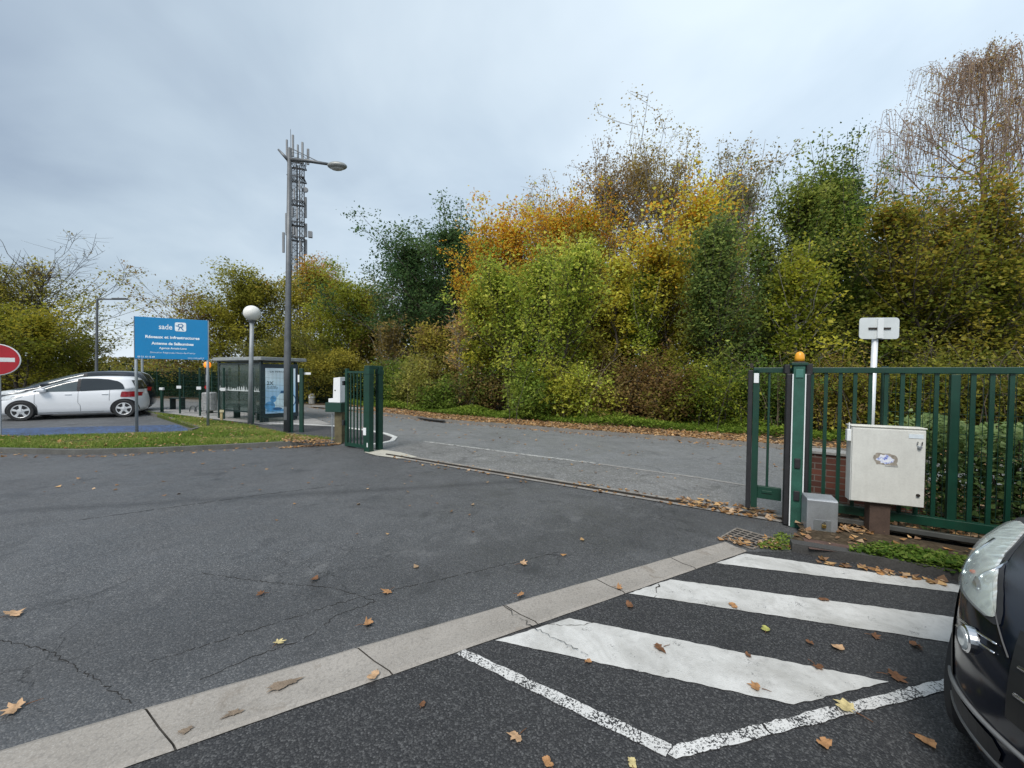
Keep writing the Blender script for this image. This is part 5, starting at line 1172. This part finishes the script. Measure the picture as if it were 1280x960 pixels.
for i, (px, tp, Y, w_, lab) in enumerate([(790, 182, 22, 80, 'sparse tawny birch just left of the tallest feathery birch'), (898, 188, 22, 80, 'sparse tawny birch just right of the tallest feathery birch'), (690, 226, 23, 80, 'thin brown birch rising behind the narrow brownish maple')]):
    T(px, tp, Y, w_, 'birch_tree', lab, [(.14, .095, .04), (.20, .14, .055), (.24, .20, .08)], cb=.3, shape='column', nl=7500, size=.085, seed=230 + i, prim=40, sig=.26, bark=BARKL, trunkr=.11, twig=2.0, shoots=36, el=(35, 76))
# back filler, standing deeper in the wood
bk_l = [(540, 345, 29, 'behind the two dark alders'), (610, 330, 27, 'behind the orange topped maples'), (760, 330, 27, 'behind the open yellow maple'), (690, 335, 28, 'behind the lime green hazel'), (880, 330, 25, 'behind the feathery birch'), (985, 300, 23, 'behind the green upright willow'), (1080, 300, 22, 'behind the spiky willow'), (1180, 310, 20, 'behind the olive and rust maple'), (1300, 280, 19, 'behind the right end of the gate')]
for i, (px, tp, Y, w_) in enumerate(bk_l):
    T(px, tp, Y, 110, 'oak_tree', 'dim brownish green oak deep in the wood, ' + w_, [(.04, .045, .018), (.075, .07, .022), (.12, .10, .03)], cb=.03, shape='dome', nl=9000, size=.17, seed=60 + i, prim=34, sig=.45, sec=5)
# --- understorey
sh_l = [(492, 440, 20, 70, 'green rounded bush right of the gate posts', MG, 7000), (535, 432, 18.5, 80, 'pale yellow green bush left of the slender sapling', [(.10, .11, .03), (.17, .17, .05), (.24, .22, .07)], 8000), (600, 448, 16.8, 70, 'reddish brown and green bush right of the slender sapling', RED + MG[:2], 6000),
        (720, 440, 14.2, 90, 'bright yellow leaved bush in front of the hazel', LIME[1:] + YEL[:1], 6500), (770, 425, 14.8, 110, 'reddish brown thicket under the open yellow maple', RED + [(.13, .10, .04)], 9000), (838, 440, 13.6, 95, 'brown and olive thicket under the bright orange maple', RED[:2] + OLV[:2], 8000),
        (905, 440, 12.4, 100, 'yellow green bush left of the tall gate post', YG[:2] + MG[:1], 9000), (975, 430, 11.8, 95, 'dark green bush seen through the end of the gate', MG[:2] + DG[1:2], 9000), (1040, 425, 11.0, 100, 'tawny bush behind the white road sign', OLV + TAN[:1], 9000), (1110, 430, 10.6, 100, 'olive bush above the cream cabinet', OLV[:2] + MG[:1], 9000),
        (1185, 420, 10.0, 110, 'dark olive bush behind the bars of the gate', [(.06, .075, .018), (.11, .115, .026), (.18, .16, .04)], 9000), (1270, 430, 9.4, 110, 'dark bush at the far right behind the bars of the gate', [(.06, .075, .018), (.10, .11, .026), (.17, .15, .04)], 9000),
        (660, 455, 14.6, 80, 'low green bush at the foot of the hazel', MG + LIME[1:2], 7000), (450, 455, 22, 70, 'olive bush seen between the gate posts', OLV, 6000), (555, 470, 17.4, 60, 'green bramble bush at the roots of the sapling', MG[:2], 4500)]
for i, (px, tp, Y, w, lab, pal, n) in enumerate(sh_l): Sh(px, tp, Y, w, lab, pal, nl=n, seed=100 + i, size=.085 if Y > 12.5 else .062)
lf_l = [(60, 452, 34, 'left of the dark car'), (150, 452, 40, 'behind the grey pole'), (215, 452, 38, 'left of the orange warning light'), (-40, 448, 30, 'at the far left edge'), (280, 458, 33, 'behind the bus shelter glass')]
for i, (px, tp, Y, w_) in enumerate(lf_l): Sh(px, tp, Y, 110, 'distant olive hedge bush ' + w_, OLV[:2] + [(.16, .12, .03)], nl=6000, seed=130 + i, size=.16, sig=.3)
# the far wood behind everything, one mass
rng = np.random.default_rng(6); line = [A(-260, 480, 50)[:2], A(40, 480, 48)[:2], A(300, 480, 40)[:2], A(520, 480, 33)[:2], A(800, 480, 31)[:2], A(1100, 480, 27)[:2], A(1420, 480, 22)[:2]]
line = np.array(line); n = 70000; t_ = np.sort(rng.uniform(0, len(line) - 1.001, n)); i_ = t_.astype(int); f_ = (t_ - i_)[:, None]; q = line[i_] * (1 - f_) + line[i_ + 1] * f_ + rng.normal(0, 1.0, (n, 2))
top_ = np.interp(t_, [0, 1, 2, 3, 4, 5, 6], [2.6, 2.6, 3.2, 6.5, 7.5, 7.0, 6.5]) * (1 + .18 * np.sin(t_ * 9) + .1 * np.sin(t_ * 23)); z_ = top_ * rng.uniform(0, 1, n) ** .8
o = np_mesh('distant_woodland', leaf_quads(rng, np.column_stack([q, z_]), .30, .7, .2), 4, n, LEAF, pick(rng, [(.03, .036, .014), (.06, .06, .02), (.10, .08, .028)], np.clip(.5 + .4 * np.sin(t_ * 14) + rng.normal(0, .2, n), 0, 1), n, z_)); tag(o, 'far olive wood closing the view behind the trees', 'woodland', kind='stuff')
hb = A(225, 495, 25.5); hg = thing('clipped_hedge', 'long dark green hedge beyond the road behind the bollards', 'hedge', (hb[0], hb[1], .05), math.atan2(kfar[1][1] - kfar[3][1], kfar[1][0] - kfar[3][0]))
rng = np.random.default_rng(5); n = 26000; P = np.stack([rng.uniform(-18, 10, n), rng.uniform(-.5, .5, n), 1.65 * rng.uniform(0, 1, n) ** .8], 1)
np_mesh('foliage', leaf_quads(rng, P, .13, .6), 4, n, LEAF, pick(rng, [(.012, .028, .014), (.02, .042, .02)], rng.uniform(0, 1, n), n, P[:, 2]), hg)
tb = Tubes()
for i in range(24): x = -17.5 + 1.16 * i; tb.add(np.array([(x, 0, 0), (x + .05, 0, .8), (x, 0, 1.5)]), [.04, .03, .015], 5)
tb.build('stems', BARK, hg)
bf = thing('wire_fence', 'distant dark green mesh fence in front of the long hedge', 'wire fence', (hb[0], hb[1] - .9, .05), hg.rotation_euler.z)
for i in range(10): MB().box((-14 + 2.5 * i, 0, .95), (.07, .05, 1.9)).build('post', DKGREEN, bf)
m = MB()
for i in range(10): m.box((-2.75, 0, .1 + .2 * i), (22.5, .006, .008))
for i in range(224): m.box((-14 + .1 * i, 0, .95), (.006, .006, 1.8))
m.build('mesh_panel', DKGREEN, bf)
# hedge behind the right gate
p0 = gate_pt(1.22, .62); hd_ = thing('clipped_hedge', 'low pale green hedge behind the bars of the sliding gate', 'hedge', (*p0, .03), GA)
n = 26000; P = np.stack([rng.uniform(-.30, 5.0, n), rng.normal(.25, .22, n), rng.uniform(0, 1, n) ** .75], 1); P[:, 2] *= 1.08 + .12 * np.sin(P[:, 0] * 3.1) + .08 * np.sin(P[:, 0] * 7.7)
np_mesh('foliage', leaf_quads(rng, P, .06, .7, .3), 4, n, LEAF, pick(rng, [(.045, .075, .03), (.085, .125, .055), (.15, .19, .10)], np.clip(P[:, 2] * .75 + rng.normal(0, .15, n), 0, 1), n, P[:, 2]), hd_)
tb = Tubes()
for i in range(60): x = rng.uniform(-.3, 4.5); tb.add(np.array([(x, .25, 0), (x + rng.normal(0, .1), .25 + rng.normal(0, .1), .5), (x + rng.normal(0, .2), .2 + rng.normal(0, .15), 1.0)]), [.012, .008, .004], 4)
tb.build('stems', BARK, hd_)

# ------------------------------------------------------------------ ground cover, grass and leaf litter
def in_poly(P, poly):
    x, y = P[:, 0], P[:, 1]; ins = np.zeros(len(P), bool); n = len(poly); j = n - 1
    for i in range(n):
        xi, yi = poly[i][:2]; xj, yj = poly[j][:2]
        c = ((yi > y) != (yj > y)) & (x < (xj - xi) * (y - yi) / (yj - yi + 1e-12) + xi); ins ^= c; j = i
    return ins
def scatter_poly(rng, poly, n):
    a = np.array([p[:2] for p in poly]); lo, hi = a.min(0), a.max(0); out = np.zeros((0, 2))
    while len(out) < n:
        q = rng.uniform(lo, hi, (n * 2, 2)); out = np.vstack([out, q[in_poly(q, poly)]])
    return out[:n]
def along(rng, line, n, d0, d1, sk=1.0, s0=0, s1=1):
    a = np.array(line); seg = np.linalg.norm(np.diff(a, axis=0), axis=1); cum = np.concatenate([[0], np.cumsum(seg)]); t = rng.uniform(s0, s1, n) * cum[-1]
    i = np.clip(np.searchsorted(cum, t) - 1, 0, len(seg) - 1); f = ((t - cum[i]) / seg[i])[:, None]; p = a[i] * (1 - f) + a[i + 1] * f; u = (a[i + 1] - a[i]) / seg[i][:, None]
    d = (d0 + (d1 - d0) * rng.uniform(0, 1, n) ** sk)[:, None]; return p + d * np.stack([-u[:, 1], u[:, 0]], 1)
rng = np.random.default_rng(77)
vis = kfar[3:]
# blades of the lawn
n = 72000; q = scatter_poly(rng, [p for p in grassp if p[0] > -26][:], n); kn = .5 + .3 * np.sin(q[:, 0] * 2.9 + 1.7 * np.sin(q[:, 1] * 3.1)) + .3 * np.sin(q[:, 1] * 4.7 + 2 * np.sin(q[:, 0] * 1.1)) + rng.normal(0, .18, n); q = q[kn > .22]; n = len(q); hgt = rng.uniform(.025, .075, n); V = np.empty((n, 3, 3)); an = rng.uniform(0, 6.28, n); w_ = rng.uniform(.004, .010, n)
b = np.stack([q[:, 0], q[:, 1], np.full(n, .078)], 1); s_ = np.stack([np.cos(an) * w_, np.sin(an) * w_, 0 * w_], 1); V[:, 0] = b - s_; V[:, 1] = b + s_; V[:, 2] = b + np.stack([rng.normal(0, .025, n), rng.normal(0, .025, n), hgt], 1)
pn_ = .5 + .5 * np.sin(q[:, 0] * 1.3 + 2 * np.sin(q[:, 1] * 1.7)) * np.sin(q[:, 1] * 2.3 + q[:, 0] * .6)
o = np_mesh('grass', V.reshape(-1, 3), 3, n, GRASSM, pick(rng, [(.070, .105, .022), (.105, .14, .032), (.17, .17, .065)], np.clip(pn_ + rng.normal(0, .2, n), 0, 1), n, hgt)); tag(o, 'short green grass of the island between the car park and the yard', 'grass', kind='stuff')
# low green cover along the verge
def mound(q, line_d): return q
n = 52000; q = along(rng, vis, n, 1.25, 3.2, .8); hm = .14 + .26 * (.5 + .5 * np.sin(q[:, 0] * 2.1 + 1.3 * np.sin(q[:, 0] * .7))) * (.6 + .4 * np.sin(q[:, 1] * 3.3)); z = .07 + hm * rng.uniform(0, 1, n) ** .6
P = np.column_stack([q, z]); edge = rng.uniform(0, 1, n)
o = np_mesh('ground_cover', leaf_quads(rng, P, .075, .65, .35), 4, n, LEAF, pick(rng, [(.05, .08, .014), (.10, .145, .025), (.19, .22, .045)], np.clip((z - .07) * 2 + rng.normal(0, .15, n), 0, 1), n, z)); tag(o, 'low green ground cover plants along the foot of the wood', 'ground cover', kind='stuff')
LITC = [(.24, .13, .055), (.38, .205, .085), (.48, .30, .14), (.42, .29, .18), (.22, .13, .075)]
def litter(q, z, size, zj=.02, flat=.75):
    n = len(q); P = np.column_stack([q, z + rng.uniform(0.004, zj, n)]); V = leaf_quads(rng, P, size, .75, flat)
    c = np.array(LITC)[rng.integers(0, 5, n)] * rng.uniform(.7, 1.25, (n, 1)); return V, c
Vs, Cs = [], []
def addl(q, z, size, zj=.02, flat=.8):
    V, c = litter(q, z, size, zj, flat); Vs.append(V); Cs.append(c)
addl(along(rng, vis, 6500, .02, 1.3, 1.1, .1, .55), .085, .08, .05); addl(along(rng, vis, 3800, .02, .9, 1.3, .5, 1.0), .085, .075, .03); addl(along(rng, vis, 5000, 1.0, 3.5), .075, .09, .06)
addl(along(rng, vis, 900, -.35, .02, .5), .006, .07); addl(along(rng, vis, 260, -2.6, -.2, 2.2), .006, .06)
gate_line = [gate_pt(.0, 0), gate_pt(-1.15, 0)]
addl(along(rng, gate_line, 150, -.28, .10), .012, .075, .03); addl(along(rng, [gate_pt(-.9, .0), gate_pt(-2.6, 0)], 60, -.25, .12), .012, .06)
addl(along(rng, [gate_pt(-2.6, -.1), gate_pt(-6.3, -.1)], 60, -.3, .2), .012, .05)
addl(scatter_poly(rng, [G(*p) for p in [(900, 676), (928, 686), (948, 684), (935, 677), (905, 672)]], 26), .018, .06, .02)
addl(scatter_poly(rng, [G(*p) for p in [(940, 686), (990, 690), (992, 684), (958, 672)]], 40), .012, .05, .02)
addl(along(rng, [tuple(G(1020, 699)[:2]), tuple(G(1180, 727)[:2])], 45, -.10, -.01), .010, .06, .025)
addl(scatter_poly(rng, [G(*p) for p in [(1048, 672), (1090, 678), (1090, 668), (1052, 662)]], 45), .075, .06, .03)
addl(scatter_poly(rng, soil, 260), .075, .055, .03)
addl(scatter_poly(rng, [gate_pt(.3, .15), gate_pt(6, .15), gate_pt(6, 3.1), gate_pt(.9, 3.1)], 2600), .035, .075, .04)
addl(scatter_poly(rng, grassp[:-1], 420), .10, .07, .03); addl(along(rng, gfw[1:], 120, -.42, -.08, 1.5), .004, .06)
addl(along(rng, [tuple(G(350, 559)[:2]), tuple(G(425, 554)[:2])], 170, -.22, -.1), .004, .06, .03)
addl(scatter_poly(rng, [G(*p, .09) for p in [(363, 543), (424, 553), (390, 555), (350, 552)]], 330), .10, .065, .03)
addl(along(rng, [tuple(G(0, 600)[:2]), tuple(G(560, 590)[:2])], 30, -1.0, 1.0), .004, .055); addl(scatter_poly(rng, [G(*p) for p in [(250, 600), (640, 600), (760, 690), (420, 720)]], 26), .004, .045)
addl(scatter_poly(rng, [G(*p) for p in [(560, 560), (930, 600), (930, 630), (600, 570)]], 25), .012, .05)
V = np.vstack(Vs); C = np.vstack(Cs); o = np_mesh('leaf_litter', V, 4, len(C), LEAFD, C); tag(o, 'fallen orange and brown leaves strewn along kerbs, verge and gate', 'fallen leaves', kind='stuff')
# weeds on the planting strip
n = 2300; wp_ = [tuple(G(p[0], p[1], .075)[:2]) for p in [(1058, 690), (1100, 683), (1200, 700), (1270, 716), (1275, 730), (1190, 714)]]; q = scatter_poly(rng, wp_, n)
P = np.column_stack([q, .075 + .07 * rng.uniform(0, 1, n) ** 1.3]); o = np_mesh('weeds', leaf_quads(rng, P, .036, .8, .5), 4, n, LEAF, pick(rng, [(.03, .06, .012), (.065, .11, .02), (.12, .15, .04)], rng.uniform(0, 1, n), n, P[:, 2])); tag(o, 'low green weeds growing along the kerb below the cream cabinet', 'weeds', kind='stuff')
n = 420; q = scatter_poly(rng, [G(*p) for p in [(946, 686), (985, 690), (1000, 676), (975, 668)]], n); P = np.column_stack([q, .012 + .03 * rng.uniform(0, 1, n)])
o = np_mesh('moss', leaf_quads(rng, P, .024, .8, .5), 4, n, LEAF, pick(rng, MG, rng.uniform(0, 1, n), n, P[:, 2])); tag(o, 'green moss and sprouts growing round the iron drain grate', 'moss', kind='stuff')

# ------------------------------------------------------------------ single fallen leaves on the asphalt
LOBES = [(0, 1.0), (24, .52), (48, .90), (70, .56), (96, .76), (122, .46), (150, .45), (172, .16), (180, .30), (188, .16), (210, .45), (238, .46), (264, .76), (290, .56), (312, .90), (336, .52)]
def leafmesh(rng, size, curl):
    pts = []; small = size < .082
    OV = [(22.5 * k, (.55 + .45 * abs(math.cos(R(22.5 * k))) ** 1.5) * (1 + rng.normal(0, .05))) for k in range(16)]
    LB = OV if small else [(a + rng.normal(0, 3), r * (1 + rng.normal(0, .13))) for a, r in LOBES]; torn = rng.integers(1, 15) if rng.random() < .5 else -9
    if torn > 0: LB[torn] = (LB[torn][0], LB[torn][1] * .45)
    for i, (a, r) in enumerate(LB):
        a2, r2 = LB[(i + 1) % 16]; a2 = a2 if a2 > a else a2 + 360
        for k in range(2):
            f = k / 2; aa = R(a + (a2 - a) * f + rng.normal(0, 2)); rr = (r + (r2 - r) * f) * (1 + rng.normal(0, .06)) * (1.0 if k == 0 else .95); x, y = rr * math.sin(aa), rr * math.cos(aa); pts.append((x, y))
    m = MB(); s = size / 2; ph = rng.uniform(0, 6.28)
    def zz(x, y): d = math.hypot(x, y); return .010 + s * curl * (d * d * (.6 + .5 * math.sin(2 * math.atan2(y, x) + ph) + .3 * math.sin(5 * math.atan2(y, x) + 2 * ph))) 
    inner = [(x * .5, y * .5) for x, y in pts]; n = len(pts)
    m.add([(0, 0, .010)] + [(s * x, s * y, zz(x, y)) for x, y in inner] + [(s * x, s * y, zz(x, y)) for x, y in pts],
          [(0, 1 + i, 1 + (i + 1) % n) for i in range(n)] + [(1 + i, 1 + n + i, 1 + n + (i + 1) % n, 1 + (i + 1) % n) for i in range(n)])
    return m, [(0, -s * .5, .01), (s * .03, -s * .9, .012), (s * .1, -s * 1.45, .010)]
def leafcol(name, col):
    t = NT(name); v = t.voro(70, 'DISTANCE_TO_EDGE'); c = t.ramp(t.noise(28, 5, .65), [(.3, tuple(x * .45 for x in col)), (.5, col), (.75, tuple(min(1, x * 1.3) for x in col))])
    c = t.mix(t.ramp(v.outputs['Distance'], [(0, .4), (.05, 0)]), c, tuple(x * .5 for x in col)); return t.fin(c, .7, 0, .25)
LC = dict(o=leafcol('orange_leaf', (.36, .19, .085)), t=leafcol('tan_leaf', (.44, .28, .16)), y=leafcol('yellow_leaf', (.52, .43, .21)), b=leafcol('brown_leaf', (.15, .072, .035)), g=leafcol('greenish_leaf', (.34, .34, .10)))
lv_ = [(15, 770, .17, 't', 'pale orange maple leaf lying flat at the left edge of the yard'), (20, 888, .13, 't', 'tan maple leaf above the concrete channel at the left edge'), (348, 806, .09, 'y', 'pale yellow leaf on the cracked asphalt above the rust stain'), (458, 782, .11, 'o', 'rusty orange leaf on the asphalt just above the channel joint'),
       (485, 741, .10, 'o', 'small orange leaf near the end of a long asphalt crack'), (327, 744, .09, 'b', 'dull brown leaf on the yard left of two other leaves'), (653, 706, .12, 't', 'tan orange leaf alone on the yard left of the channel'), (650, 747, .09, 'o', 'orange leaf on the upper edge of the concrete channel'),
       (773, 738, .09, 'o', 'orange leaf lying in the middle of the concrete channel'), (393, 726, .08, 'b', 'small brown leaf near the middle of the yard'), (825, 812, .115, 'b', 'dark brown maple leaf with spread lobes on the widest white stripe'), (946, 862, .09, 'o', 'orange leaf near the lower edge of the widest white stripe'),
       (1022, 836, .09, 'b', 'dark curled leaf on the upper edge of the widest white stripe'), (1118, 848, .13, 'b', 'big curled brown leaf at the pointed end of the widest white stripe'), (1060, 888, .14, 'y', 'large pale yellow leaf lying across the worn white line'), (646, 924, .10, 't', 'tan maple leaf on dark asphalt inside the angle of white lines'),
       (1030, 933, .075, 'o', 'small orange leaf below the worn white line'), (1157, 930, .075, 'o', 'orange leaf on the asphalt just below the black car'), (528, 884, .045, 'b', 'tiny dark brown leaf on the asphalt below the channel'), (957, 789, .08, 'g', 'greenish yellow leaf between the two widest white stripes'),
       (1012, 806, .06, 'b', 'small brown leaf between the stripes beside a tan one'), (1047, 812, .08, 't', 'tan leaf between the stripes, right of a small brown one'), (1092, 797, .09, 'b', 'curved brown leaf between the stripes near the black car'), (1145, 810, .08, 'b', 'brown leaf nearest the headlight, on the dark asphalt'),
       (787, 759, .075, 'b', 'brown leaf on dark asphalt beside the tip of the middle stripe'), (916, 759, .08, 'o', 'orange leaf on the lower edge of the middle white stripe'), (1030, 752, .07, 'b', 'brown leaf on the middle of the middle white stripe'), (935, 822, .05, 'b', 'tiny brown fragment of leaf on the widest white stripe'),
       (466, 850, .08, 't', 'tan leaf on the lower edge of the concrete channel joint'), (1113, 716, .085, 'o', 'orange leaf lying against the dark kerb below the cream cabinet'), (790, 958, .06, 'y', 'yellow leaf at the bottom edge of the picture'), (685, 957, .06, 'o', 'orange leaf at the bottom edge near the line corner'),
       (735, 830, .05, 'o', 'tiny orange leaf near the crack of the widest stripe')]
rng2 = np.random.default_rng(9)
for i, (px, py, sz, c, lab) in enumerate(lv_):
    m, st = leafmesh(rng2, sz * 1.0, {'b': .6, 'o': .4, 't': .3, 'y': .4, 'g': .3}[c] * rng2.uniform(.15, .7)); o = m.build('fallen_leaf', LC[c], recalc=False, smooth=True); p = G(px, py)
    o.location = (p[0], p[1], .006 + (.010 if (c, px) in (('o', 773), ('o', 650), ('t', 466)) else 0)); o.rotation_euler = (rng2.normal(0, .06), rng2.normal(0, .06), rng2.uniform(0, 6.28)); o.scale = (1, rng2.uniform(.75, 1), 1); tag(o, lab, 'fallen leaf', 'single fallen leaves on the asphalt')
    MB().tube(st, [.0022, .0018, .0012], 4).build('leaf_stalk', LC['b'], o)
# ------------------------------------------------------------------ daylight under an overcast sky
SUN_EL, SUN_AZ = R(52), R(205)
w = bpy.data.worlds.new('World'); sc.world = w; w.use_nodes = True; t = w.node_tree; bg = t.nodes['Background']
def N(typ): return t.nodes.new(typ)
sky = N('ShaderNodeTexSky'); sky.sky_type = 'NISHITA'; sky.sun_disc = False; sky.sun_elevation = SUN_EL; sky.sun_rotation = SUN_AZ; sky.air_density = 1.2; sky.dust_density = 2.0
co = N('ShaderNodeTexCoord'); sp3 = N('ShaderNodeSeparateXYZ'); t.links.new(co.outputs['Generated'], sp3.inputs[0])
def mth(op, a, b=0.0, clamp=False):
    x = N('ShaderNodeMath'); x.operation = op; x.use_clamp = clamp
    for s_, v in zip(x.inputs, (a, b)):
        if hasattr(v, 'links'): t.links.new(v, s_)
        else: s_.default_value = v
    return x.outputs[0]
zz = mth('ADD', mth('MAXIMUM', sp3.outputs[2], 0.0), .22)
cv = N('ShaderNodeCombineXYZ'); t.links.new(mth('DIVIDE', sp3.outputs[0], zz), cv.inputs[0]); t.links.new(mth('DIVIDE', sp3.outputs[1], zz), cv.inputs[1])
def nz(scale, det, rough, dist=0.0, off=(0, 0, 0)):
    x = N('ShaderNodeTexNoise'); x.inputs['Scale'].default_value = scale; x.inputs['Detail'].default_value = det; x.inputs['Roughness'].default_value = rough; x.inputs['Distortion'].default_value = dist
    a = N('ShaderNodeVectorMath'); a.operation = 'ADD'; t.links.new(cv.outputs[0], a.inputs[0]); a.inputs[1].default_value = off; t.links.new(a.outputs[0], x.inputs['Vector']); return x.outputs['Fac']
cl = mth('ADD', mth('MULTIPLY', nz(.62, 4, .5, .3, (3.1, 1.7, 0)), .70), mth('MULTIPLY', nz(1.6, 5, .55, .3, (7, 2, 0)), .30))
rp = N('ShaderNodeValToRGB'); e = rp.color_ramp.elements; e.new(.5)
for q, (p, c) in zip(e, ((.36, (2.0, 2.45, 3.02)), (.50, (2.88, 3.44, 3.95)), (.64, (3.85, 4.4, 4.8)))): q.position = p; q.color = (*c, 1)
t.links.new(cl, rp.inputs[0])
# a brighter side of the cloud deck towards the hidden sun and the right, paler near the horizon
az = mth('ADD', mth('MULTIPLY', sp3.outputs[0], .22), .97)
mul = N('ShaderNodeMix'); mul.data_type = 'RGBA'; mul.blend_type = 'MULTIPLY'; mul.inputs[0].default_value = 1
cb_ = N('ShaderNodeCombineXYZ'); [t.links.new(az, cb_.inputs[i]) for i in range(3)]
t.links.new(rp.outputs[0], mul.inputs[6]); t.links.new(cb_.outputs[0], mul.inputs[7])
hz_ = N('ShaderNodeMapRange'); hz_.inputs['From Min'].default_value = .0; hz_.inputs['From Max'].default_value = .16; hz_.inputs['To Min'].default_value = .65; hz_.inputs['To Max'].default_value = 0; t.links.new(sp3.outputs[2], hz_.inputs['Value'])
m2 = N('ShaderNodeMix'); m2.data_type = 'RGBA'; t.links.new(hz_.outputs[0], m2.inputs[0]); t.links.new(mul.outputs[2], m2.inputs[6]); m2.inputs[7].default_value = (4.4, 4.9, 5.5, 1)
m3 = N('ShaderNodeMix'); m3.data_type = 'RGBA'; m3.inputs[0].default_value = .88; t.links.new(sky.outputs[0], m3.inputs[6]); t.links.new(m2.outputs[2], m3.inputs[7])
t.links.new(m3.outputs[2], bg.inputs['Color']); bg.inputs['Strength'].default_value = .10
sun = bpy.data.objects.new('sun', bpy.data.lights.new('sun', 'SUN')); COL.objects.link(sun); sun.data.energy = 1.5; sun.data.angle = R(22); sun.data.color = (1, .96, .9)
d = Vector((math.sin(SUN_AZ) * math.cos(SUN_EL), math.cos(SUN_AZ) * math.cos(SUN_EL), math.sin(SUN_EL)))
sun.rotation_euler = d.to_track_quat('Z', 'Y').to_euler()
vs = sc.view_settings; vs.view_transform = 'Standard'; vs.look = 'None'; vs.exposure = 1.17; vs.gamma = 1; vs.use_curve_mapping = False
